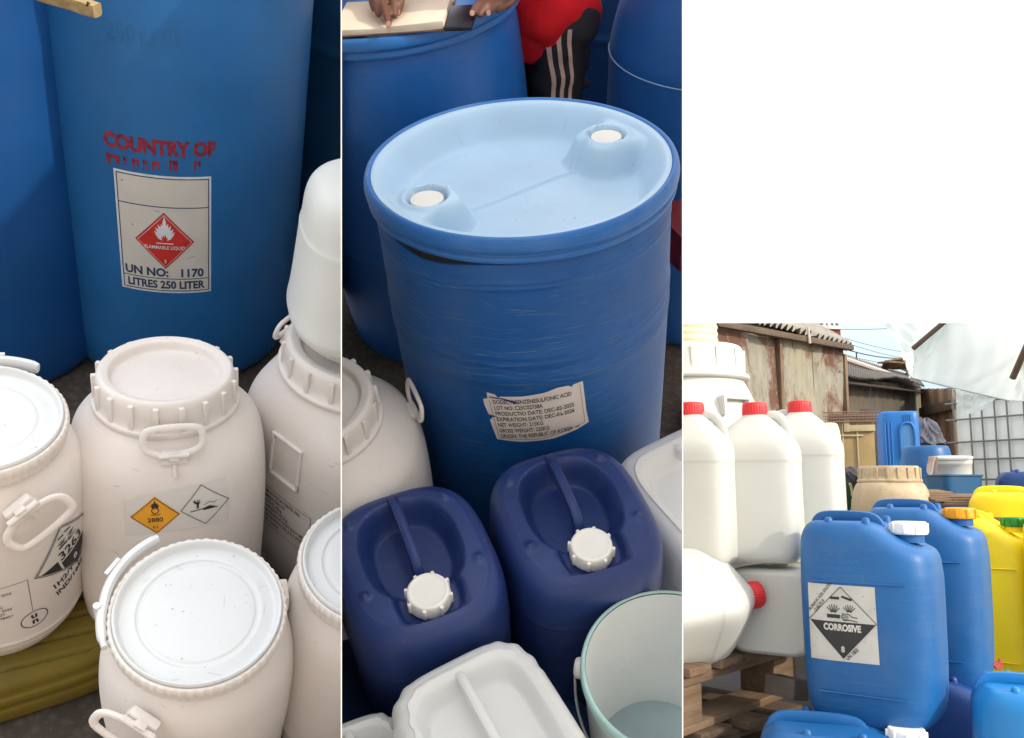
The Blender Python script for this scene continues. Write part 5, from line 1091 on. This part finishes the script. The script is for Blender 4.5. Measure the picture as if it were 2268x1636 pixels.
lb = root('leaning_board', 'dark board leaning against the shed behind the upright bright blue can', 'board', B3, on(1965, 5.7), 0, tilt=(-8, 4))
m = MB(); m.box((0, 0, 0.30), (0.30, 0.02, 0.60), None, 0.003); m.build('board', flat('board_dark', (0.055, 0.045, 0.042), 0.8, var=0.3, scale=8), lb)
nj, _ = yardcan('navy jerrycan with faint orange print at the right edge, in front of the caged tank', B3.atd(2286, 1046, 3.50), 68, MATS['can_blue_dark'], M_capred, (0, 0, 0.30), H=0.30, a=0.085, b=0.13, n=4, style='plain')
njb = [c for c in nj.children if c.name.startswith('body')][0]
decal('printed_text', [text2d(s, 0.011, -0.02, 0.03-0.014*i, bold=0.01) for i, s in enumerate(('FOOD GRADE', 'KEEP CLOSED', '20 LITRES'))], flat('print_orange', (0.30, 0.10, 0.03)), nj, surf_pl(njb, (-0.085, -0.02, 0.19), (0, -1, 0), (0, 0, 1)), 0.001, cell=0)

# ---------------------------------------------------------------- caged tank
ib = root('caged_tank', 'big white liquid tank inside a grey tube cage at the right edge', 'tank', B3, (0, 0, 0))
A = B3.atd(2106, 1089, 5.75); A.z = ZP+0.03; Bp = B3.atd(2268, 1089, 5.30); dirx = Vector((Bp.x-A.x, Bp.y-A.y, 0)).normalized(); diry = Vector((-dirx.y, dirx.x, 0))
Mi = Matrix(((dirx.x, diry.x, 0, A.x), (dirx.y, diry.y, 0, A.y), (0, 0, 1, A.z), (0, 0, 0, 1)))
ib.matrix_world = B3.M @ Mi
m = MB(); m.loft([(0.03, 0.48, 0.46, 12), (0.03, 0.51, 0.48, 12), (0.06, 0.532, 0.51, 12), (0.62, 0.532, 0.51, 12), (0.68, 0.525, 0.50, 12), (0.72, 0.46, 0.43, 6), (0.72, 0.40, 0.38, 6)], 160, 2, M=Matrix.Translation((0.54, 0.53, 0))); m.build('tank', plastic('tank_white', (0.80, 0.83, 0.80), 0.45, 0.04, 0.08, (0.4, 0.42, 0.38), sss=0.1), ib)
m = MB(); hx = 1.08; gt = 0.0055
zs = [0.01, 0.118, 0.242, 0.352, 0.495, 0.60, 0.70]
for z in zs: m.tube([(0, 0, z), (hx, 0, z), (hx, 1.06, z), (0, 1.06, z)], gt, 8, closed=True)
x = 0.055; step = [0.118, 0.084, 0.088, 0.082, 0.11, 0.085, 0.09, 0.08, 0.11, 0.09]
i = 0
while x < hx:
    m.tube([(x, 0.001, 0.0), (x, 0.001, 0.71)], gt, 8); m.tube([(x, 1.059, 0.0), (x, 1.059, 0.71)], gt, 8); x += step[i % 10]; i += 1
y = 0.1
while y < 1.0: m.tube([(0, y, 0), (0, y, 0.71)], gt, 8); m.tube([(hx, y, 0), (hx, y, 0.71)], gt, 8); y += 0.11
m.build('cage', flat('galvanised', (0.20, 0.20, 0.19), 0.45, 0.6), ib)
m = MB()
for yy in (0.06, 0.53, 1.0): m.box((0.54, yy, -0.016), (1.1, 0.08, 0.026), None, 0.003)
m.build('pallet_base', W2[0], ib)

# ---------------------------------------------------------------- sheds, building, wires
def corr(p0, p1, p2, p3, waves, amp, nv=14, jag=0.0, seed=1, thick=0.004, sag=0.0):
    """corrugated sheet p0-p1 (along the waves) and p3-p2 opposite, as a thin solid"""
    p0, p1, p2, p3 = map(Vector, (p0, p1, p2, p3)); nn = (p1-p0).cross(p3-p0).normalized(); nu = waves*8; m = MB(); rq = random.Random(seed)
    jg = [rq.uniform(-1, 1) for _ in range(waves//3+3)]
    for off in (0, thick):
        def fn(u, v):
            p = p0.lerp(p1, u).lerp(p3.lerp(p2, u), v); s_ = jg[int(u*waves/3)]
            q = p + nn*(amp*math.sin(u*waves*2*math.pi)+off + 0.25*amp*math.sin(u*5+v*3+seed)) + (p0-p3).normalized()*(jag*s_*(1-v)); q.z -= sag*math.sin(u*math.pi*2.3+seed)*(1-v); return q
        m.grid(fn, nu, nv)
    return m
def rusty(name, paint, rust, amount=0.5, rot=0):
    s = NT(name); a = s.noise(1.6, 10, 0.72, stretch=(1, 1, 0.8), dist=0.3, off=(rot, 1, 3)); b = s.noise(7, 8, 0.7, stretch=(2.2, 2.2, 0.6), off=(2, rot, 1)); c_ = s.noise(0.9, 5, 0.6, off=(4, 4, rot))
    c = s.mix(s.ramp(b, 0.35, 0.68), paint, tuple(v*0.62 for v in paint)); c = s.mix(s.ramp(c_, 0.4, 0.62, 0, 0.5), c, tuple(v*w for v, w in zip(paint, (1.25, 1.22, 0.95))))
    c = s.mix(s.ramp(a, 0.60-0.14*amount, 0.66-0.12*amount), c, rust); c = s.mix(s.ramp(b, 0.62, 0.72, 0, 0.75), c, tuple(v*0.45 for v in rust))
    s.l(c, s.p.inputs['Base Color']); P('Roughness', s.p, 0.85); P('Metallic', s.p, 0.0); s.bump(s.math('ADD', a, b), 0.8, 0.012); return s.m
M_rw = rusty('rusty_sheet_wall', (0.30, 0.28, 0.225), (0.125, 0.058, 0.036), 0.78)
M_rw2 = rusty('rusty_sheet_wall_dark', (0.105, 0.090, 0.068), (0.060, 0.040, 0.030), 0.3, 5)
M_roof = rusty('corrugated_roof', (0.36, 0.335, 0.30), (0.20, 0.13, 0.09), 0.12, 2)
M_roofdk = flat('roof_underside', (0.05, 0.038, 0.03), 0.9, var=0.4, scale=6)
e0 = B3.atd(1560, 700, 6.9); e1 = B3.atd(1862, 762, 8.6)
zt = (e0.z+e1.z)/2 + 0.0
w0, w1 = Vector((e0.x, e0.y, 0)), Vector((e1.x, e1.y, 0)); along = (w1-w0).normalized(); out = Vector((along.y, -along.x, 0)); LW = (w1-w0).length
s1 = root('shed', 'tall shed of rust stained grey sheets under a pale corrugated roof', 'shed', B3, (0, 0, 0))
rq = random.Random(8); nsh = 4
for i in range(nsh):
    a, b = w0 + along*(LW*i/nsh - (0.03 if i else 0)), w0 + along*(LW*(i+1)/nsh)
    z0t = e0.z + (e1.z-e0.z)*(i/nsh) - 0.05; z1t = e0.z + (e1.z-e0.z)*((i+1)/nsh) - 0.05
    for j, (za, zb) in enumerate(((0.0, 0.52), (0.50, 1.0))):
        o_ = out*(0.012*((i+j) % 2)+0.006*j)
        m = corr(a+o_+Vector((0, 0, z0t*zb)), b+o_+Vector((0, 0, z1t*zb)), b+o_+Vector((0, 0, z1t*za)), a+o_+Vector((0, 0, z0t*za)), 3, 0.004, 16, seed=i*3+j)
        m.v = [tuple(Vector(v) + out*(0.012*math.sin(v[2]*3.1+i*2+j)+0.006*math.sin(v[0]*9+v[2]*5))) for v in m.v]
        m.build('wall_sheet', M_rw, s1)
for t in (0.0, 0.47, 1.0):
    m = MB(); p = w0 + along*(LW*t); m.box((p.x+out.x*0.02, p.y+out.y*0.02, 1.15), (0.05, 0.05, 2.3), None, 0.004, rot=(0, 0, math.atan2(along.y, along.x))); m.build('post', W1[2], s1)
# rafter beam under the eave and roof
ra, rb2 = e0 + out*0.10 + Vector((0, 0, -0.02)), e1 + out*0.10 + Vector((0, 0, -0.02))
m = MB(); m.tube([ra+Vector((0, 0, -0.05)), rb2+Vector((0, 0, -0.03))], 0.028, 8, e=5); m.build('eave_beam', W2[0], s1)
ea = B3.atd(1560, 680, 6.75); eb = B3.atd(1886, 766, 8.55)
back = -out*1.5 + Vector((0, 0, 1.05))
m = corr(ea, eb, eb+back, ea+back, 26, 0.030, 6, seed=4, jag=0.03); m.build('roof', M_roof, s1)
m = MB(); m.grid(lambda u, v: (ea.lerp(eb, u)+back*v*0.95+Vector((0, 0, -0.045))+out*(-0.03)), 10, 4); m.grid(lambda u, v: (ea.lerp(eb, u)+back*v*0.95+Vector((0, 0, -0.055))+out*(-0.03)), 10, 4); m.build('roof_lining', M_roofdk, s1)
m = MB(); pr3 = e0.lerp(e1, 0.60)+out*0.14; m.tube([pr3+Vector((0, 0, 0.04)), pr3+Vector((0.01, 0, -0.10))], 0.012, 8); m.build('tie', flat('tie_pale', (0.5, 0.45, 0.38)), s1)
# second shed
f0 = B3.atd(1860, 836, 8.9); f1 = B3.atd(2042, 858, 10.4)
s2_ = root('shed', 'low dark shed with a ragged corrugated roof edge behind the bright blue can', 'shed', B3, (0, 0, 0))
al2 = Vector((f1.x-f0.x, f1.y-f0.y, 0)).normalized(); out2 = Vector((al2.y, -al2.x, 0))
for i in range(3):
    a, b = f0.lerp(f1, i/3-(0.01 if i else 0)), f0.lerp(f1, (i+1)/3); o_ = out2*0.015*(i % 2)
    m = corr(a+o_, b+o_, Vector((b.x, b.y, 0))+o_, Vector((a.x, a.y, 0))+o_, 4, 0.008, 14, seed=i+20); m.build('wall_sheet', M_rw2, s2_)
g0, g1 = B3.atd(1858, 826, 8.5), B3.atd(2048, 852, 10.0); h0, h1 = B3.atd(1858, 782, 10.5), B3.atd(2034, 838, 12.4)
m = corr(g0, g1, h1, h0, 40, 0.013, 8, jag=0.07, seed=6, sag=0.035); m.build('roof', rusty('corrugated_roof_grey', (0.25, 0.22, 0.21), (0.13, 0.09, 0.07), 0.3, 7), s2_)
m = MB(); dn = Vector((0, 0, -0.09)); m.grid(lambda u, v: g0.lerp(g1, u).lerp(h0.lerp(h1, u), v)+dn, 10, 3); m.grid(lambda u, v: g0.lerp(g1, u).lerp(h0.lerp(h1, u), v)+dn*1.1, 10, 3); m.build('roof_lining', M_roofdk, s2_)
m = MB(); m.tube([B3.atd(1864, 793, 9.6), B3.atd(2020, 846, 11.0)], 0.03, 8); m.build('roof_batten', flat('batten_pale', (0.42, 0.38, 0.36)), s2_)
m = MB(); rq = random.Random(3)
for i in range(9):
    p = h0.lerp(h1, rq.uniform(0.25, 0.95)); m.box((p.x, p.y-0.5, p.z-0.05), (0.22, 0.25, 0.02), None, 0.003, rot=(rq.uniform(-0.3, 0.3), rq.uniform(-0.3, 0.3), rq.uniform(0, 3)))
m.build('loose_boards', W1[0], s2_)
# wooden gate
gt0, gt1 = B3.atd(2040, 862, 10.2), B3.atd(2112, 862, 9.2); gtw = root('wooden_gate', 'brown plank gate with a cross rail between the dark shed and the caged tank', 'gate', B3, (0, 0, 0))
for i in range(7):
    a, b = gt0.lerp(gt1, i/7), gt0.lerp(gt1, (i+0.93)/7); c_ = (a+b)/2; m = MB(); m.box((c_.x, c_.y, c_.z/2), ((b-a).length, 0.022, c_.z), None, 0.003, rot=(0, 0, math.atan2(b.y-a.y, b.x-a.x))); m.build('plank', wood('wood_gate%d' % (i % 2), (0.12, 0.065, 0.038) if i % 2 else (0.20, 0.115, 0.065), (0.22, 0.13, 0.08) if i % 2 else (0.36, 0.22, 0.13), 2), gtw)
m = MB()
for py in (906,):
    a, b = B3.atd(2040, py, 10.14), B3.atd(2112, py, 9.14); c_ = (a+b)/2; m.box(c_, ((b-a).length, 0.05, 0.10), None, 0.004, rot=(0, 0, math.atan2(b.y-a.y, b.x-a.x)))
m.build('rail', W2[0], gtw)
# brick block far behind
br = root('apartment_building', 'dark red brick building with white framed windows behind the shed roof', 'building', B3, (0, 0, 0))
sbm = NT('red_brick'); bk = sbm.n('ShaderNodeTexBrick'); bk.inputs['Scale'].default_value = 3.2; bk.inputs['Color1'].default_value = (0.20, 0.045, 0.035, 1); bk.inputs['Color2'].default_value = (0.15, 0.035, 0.03, 1); bk.inputs['Mortar'].default_value = (0.19, 0.10, 0.08, 1); sbm.l(sbm.tc.outputs['Object'], bk.inputs[0]); sbm.l(bk.outputs[0], sbm.p.inputs['Base Color']); P('Roughness', sbm.p, 0.9)
bq = B3.atd(1862, 740, 20.0); bw = 3.6; hb2 = bq.z+4.0
T = Matrix.Translation((bq.x, bq.y, 0)) @ Matrix.Rotation(R(12), 4, 'Z')
m = MB(); m.box((-bw/2, 2.0, hb2/2), (bw, 4.0, hb2), T); m.build('wall', sbm.m, br)
m = MB(); m.box((-bw/2, 2.0, hb2+0.1), (bw+0.4, 4.4, 0.2), T, 0.02); m.build('roof', flat('concrete', (0.35, 0.33, 0.30)), br)
zc = B3.atd(1800, 727, 20).z
for xw, wd in ((-0.18, 0.26), (-0.68, 0.52), (-1.65, 0.52)):
    for zf in (zc, zc+2.6):
        f_ = MB(); H_ = 1.2
        for (c, d) in (((xw, -0.03, zf), (wd+0.14, 0.08, 0.07)), ((xw, -0.03, zf+H_), (wd+0.14, 0.08, 0.07)), ((xw-wd/2, -0.03, zf+H_/2), (0.06, 0.07, H_-0.08)), ((xw+wd/2, -0.03, zf+H_/2), (0.06, 0.07, H_-0.08)), ((xw, -0.03, zf+H_/2), (0.035, 0.06, H_-0.08))): f_.box(c, d, T)
        fo = f_.build('window', flat('frame_white', (0.62, 0.60, 0.56)), br)
        f_ = MB(); f_.box((xw, -0.012, zf+H_/2), (wd-0.02, 0.012, H_-0.05), T); f_.build('pane', plastic('pane_blue', (0.16, 0.20, 0.24), 0.1), fo)
sm = root('block_house', 'low grey block house under the wires behind the low shed roof', 'building', B3, (0, 0, 0))
q0 = B3.atd(1880, 795, 16.0); m = MB(); m.box((q0.x, q0.y+0.5, q0.z/2), (0.30, 1.0, q0.z), None, 0.01); m.build('wall', flat('concrete_grey', (0.19, 0.18, 0.17)), sm)
m = MB(); m.tube([(q0.x+0.14, q0.y, q0.z), (q0.x+0.14, q0.y, q0.z+0.12)], 0.012, 6); m.build('rod', M_ink, sm)
M_wire = flat('wire_dark', (0.05, 0.05, 0.05), 0.6)
for i, (ax, ay, bx, by, sag, r_) in enumerate(((1852, 768, 2040, 794, 10, 0.010), (1852, 730, 2060, 722, 3, 0.006), (1852, 752, 2040, 800, 6, 0.0045), (1852, 744, 2040, 786, 5, 0.0045), (1852, 782, 2040, 812, 6, 0.0045))):
    pts = [B3.atd(ax+(bx-ax)*t, ay+(by-ay)*t+sag*math.sin(math.pi*t), 15+2*t) for t in np.linspace(-0.4, 1.5, 24)]
    wv = root('overhead_wire', ['thickest sagging wire across the pale sky', 'topmost nearly level wire in the sky', 'thin wire in the sky, third from the top', 'thin wire in the sky, second from the top', 'lowest thin wire in the sky above the shed roof'][i], 'wire', B3, (0, 0, 0), group='overhead wires'); m = MB(); m.tube(pts, r_, 6); m.build('cable', M_wire, wv)

# ---------------------------------------------------------------- white tarpaulin awning on poles
s = NT('tarpaulin'); s.t.nodes.remove(s.p); df = s.n('ShaderNodeBsdfDiffuse'); tr = s.n('ShaderNodeBsdfTranslucent'); mx = s.n('ShaderNodeMixShader')
df.inputs[0].default_value = (0.80, 0.85, 0.84, 1); tr.inputs[0].default_value = (0.72, 0.80, 0.80, 1); mx.inputs[0].default_value = 0.45
bn_ = s.n('ShaderNodeBump'); bn_.inputs[0].default_value = 0.35; bn_.inputs[1].default_value = 0.03; nz = s.noise(3.5, 6, 0.6, stretch=(2, 2, 0.7), dist=0.6); s.l(nz, bn_.inputs[2]); s.l(bn_.outputs[0], df.inputs[1])
s.l(df.outputs[0], mx.inputs[1]); s.l(tr.outputs[0], mx.inputs[2]); s.l(mx.outputs[0], s.out.inputs[0]); M_tarp = s.m
aw = root('awning', 'white translucent plastic sheet hung over dark poles at the upper right', 'awning', B3, (0, 0, 0))
def patch(c00, c10, c11, c01, wr=0.02, nu=40, nv=40, seed=0, bulge=0.0):
    P_ = [B3.atd(*c) for c in (c00, c10, c11, c01)]; m = MB(); nn = (P_[1]-P_[0]).cross(P_[3]-P_[0]).normalized()
    m.grid(lambda u, v: P_[0].lerp(P_[1], u).lerp(P_[3].lerp(P_[2], u), v) + nn*(wr*math.sin(7*u+5*v+seed)*math.sin(3*v-4*u+seed)+0.35*wr*math.sin(23*u+9*v+seed)+0.2*wr*math.sin(41*u-17*v)+bulge*math.sin(math.pi*u)*math.sin(math.pi*v)), nu, nv)
    return m
patch((1935, 660, 4.9), (2130, 660, 4.2), (2024, 776, 4.3), (2004, 800, 4.6), 0.02, seed=1, bulge=0.05).build('sheet', M_tarp, aw)
patch((2004, 800, 4.6), (2024, 776, 4.3), (2024, 836, 4.3), (2016, 838, 4.45), 0.006, 14, 14, seed=2).build('sheet', M_tarp, aw)
m = patch((2126, 670, 4.18), (2440, 640, 3.4), (2236, 888, 3.9), (2022, 838, 4.3), 0.012, 90, 90, seed=3, bulge=0.10); m.build('sheet', M_tarp, aw)
patch((2024, 776, 4.3), (2126, 668, 4.18), (2125, 700, 4.2), (2022, 838, 4.3), 0.01, 20, 20, seed=3).build('sheet', M_tarp, aw)
patch((2280, 740, 3.7), (2420, 700, 3.4), (2420, 900, 3.4), (2240, 886, 3.8), 0.02, 40, 40, seed=5, bulge=0.05).build('sheet', M_tarp, aw)
patch((2118, 862, 4.0), (2206, 884, 3.95), (2172, 912, 4.0), (2134, 922, 4.02), 0.01, 16, 16, seed=6).build('torn_corner', M_tarp, aw)
patch((2118, 864, 3.98), (2160, 874, 3.97), (2150, 906, 3.98), (2120, 896, 4.0), 0.008, 14, 14, seed=8).build('torn_corner', M_tarp, aw)
M_pole = flat('pole_brown', (0.10, 0.065, 0.05), 0.7)
for (a, b, r_) in (((2022, 773, 4.28), (2150, 664, 4.1), 0.0115), ((2243, 838, 3.75), (2330, 640, 3.5), 0.013)):
    m = MB(); m.tube([B3.atd(*a), B3.atd(*b)], r_, 10); m.build('pole', M_pole, aw)
m = MB(); pts = chaikin([tuple(B3.atd(*q)) for q in ((1930, 655, 4.9), (1985, 742, 4.72), (2006, 800, 4.6), (2012, 830, 4.5), (2022, 838, 4.3), (2110, 860, 4.1), (2236, 889, 3.88))], 2); m.tube(pts, 0.0035, 6); m.build('hem', flat('hem_green', (0.28, 0.36, 0.36)), aw)

# ---------------------------------------------------------------- yard ground
m = MB(); m.grid(lambda u, v: (-150+300*u, -150+420*v, 0.0), 60, 60)
o = m.build('ground', gravel('pale_bounce_soil', (0.40, 0.335, 0.275), (0.56, 0.48, 0.40)), None); own(o, BW); o['kind'] = 'structure'  # pale tone added so the ground bounces warm light into the stalls

m = MB(); m.grid(lambda u, v: (-0.2+9*u, 1.95+14*v, 0.005), 12, 12)
o = m.build('dark_ground_sheet', gravel('dark_ground', (0.030, 0.025, 0.022), (0.060, 0.050, 0.043)), None); own(o, B3); o['kind'] = 'structure'  # dark sheet added over the pale ground to darken the pallet gaps
# ---------------------------------------------------------------- added dividers between the stalls and the blank board above the yard
M_board = flat('board_white', (0.86, 0.86, 0.86), 0.6, var=0.0, bump=0.0)
s = NT('added_partition_film'); s.t.nodes.remove(s.p); df = s.n('ShaderNodeBsdfDiffuse'); tr = s.n('ShaderNodeBsdfTranslucent'); mx = s.n('ShaderNodeMixShader')
df.inputs[0].default_value = (0.9, 0.9, 0.9, 1); tr.inputs[0].default_value = (0.9, 0.89, 0.87, 1); mx.inputs[0].default_value = 0.6  # translucency added to let soft light through to the stalls
s.l(df.outputs[0], mx.inputs[1]); s.l(tr.outputs[0], mx.inputs[2]); s.l(mx.outputs[0], s.out.inputs[0]); M_film = s.m
def divider(name, x, label):
    k = (x-W0/2)/F; t = 0.0010
    pts = [(0.80, -0.95), (4.9, -2.9), (4.9, 2.5), (0.80, 0.62)]  # made-up sheet, sized to keep direct sun off the two stalls
    v = []
    for s_ in (-1, 1):
        for d, y in pts: v.append(CW @ Vector((k*d+s_*t/2, y, -d)) + EYE)
    f = [(0, 1, 2, 3), (7, 6, 5, 4)] + [(i, 4+i, 4+(i+1) % 4, (i+1) % 4) for i in range(4)]
    m = MB(); m.add(v, f); o = m.build(name, M_film, None, smooth=False); ROOTS.append((o, BW)); tag(o, label, 'partition'); return o
divider('added_partition', X12, 'added thin white upright sheet dividing the left stall from the middle stall')
divider('added_partition', X23, 'added thin white upright sheet dividing the middle stall from the yard')
v = []
for d in (1.15, 1.156):
    for px, py in ((1512.5, 716), (2340, 716), (2340, -60), (1512.5, -60)): v.append(CW @ (ray(px, py)*1.15 + Vector((0, 0, -(d-1.15)))) + EYE)
m = MB(); m.add(v, [(0, 1, 2, 3), (7, 6, 5, 4), (0, 4, 5, 1), (1, 5, 6, 2), (2, 6, 7, 3), (3, 7, 4, 0)])
o = m.build('blank_board', M_board, None, smooth=False); tag(o, 'large blank white board hung above the open yard on the right', 'board'); ROOTS.append((o, BW))

# ---------------------------------------------------------------- trim everything where it meets its divider
bpy.context.view_layer.update()
def planes(bay):
    out_ = []
    for i, x in enumerate(bay.clip):
        if x is None: continue
        k = (x-W0/2)/F; n = Vector((1, 0, k)) if i == 0 else Vector((-1, 0, -k))     # inside where n.p > 0, camera axes
        out_.append((CW @ n.normalized()))
    return out_
def cut(o, bay):
    if o.type == 'MESH':
        M_ = o.matrix_world; Mi_ = M_.inverted()
        for n in planes(bay):
            ds = [(M_ @ v.co - EYE).dot(n) for v in o.data.vertices]
            if not ds or min(ds) >= 0: continue
            if o.data.users > 1: o.data = o.data.copy()
            bm = bmesh.new(); bm.from_mesh(o.data); co = Mi_ @ EYE; no = (M_.to_3x3().transposed() @ n).normalized()
            bmesh.ops.bisect_plane(bm, geom=bm.verts[:]+bm.edges[:]+bm.faces[:], plane_co=co, plane_no=no, clear_inner=True)
            bm.to_mesh(o.data); bm.free()
    for ch in list(o.children): cut(ch, bay)
    if o.type == 'MESH' and len(o.data.polygons) == 0 and not o.children: bpy.data.objects.remove(o)
for o, bay in ROOTS:
    if bay is not BW: cut(o, bay)
# plain repeat names
for o in list(bpy.data.objects):
    if o.type == 'EMPTY' and not o.children: print('EMPTY ROOT', o.name, o.get('label')); bpy.data.objects.remove(o)
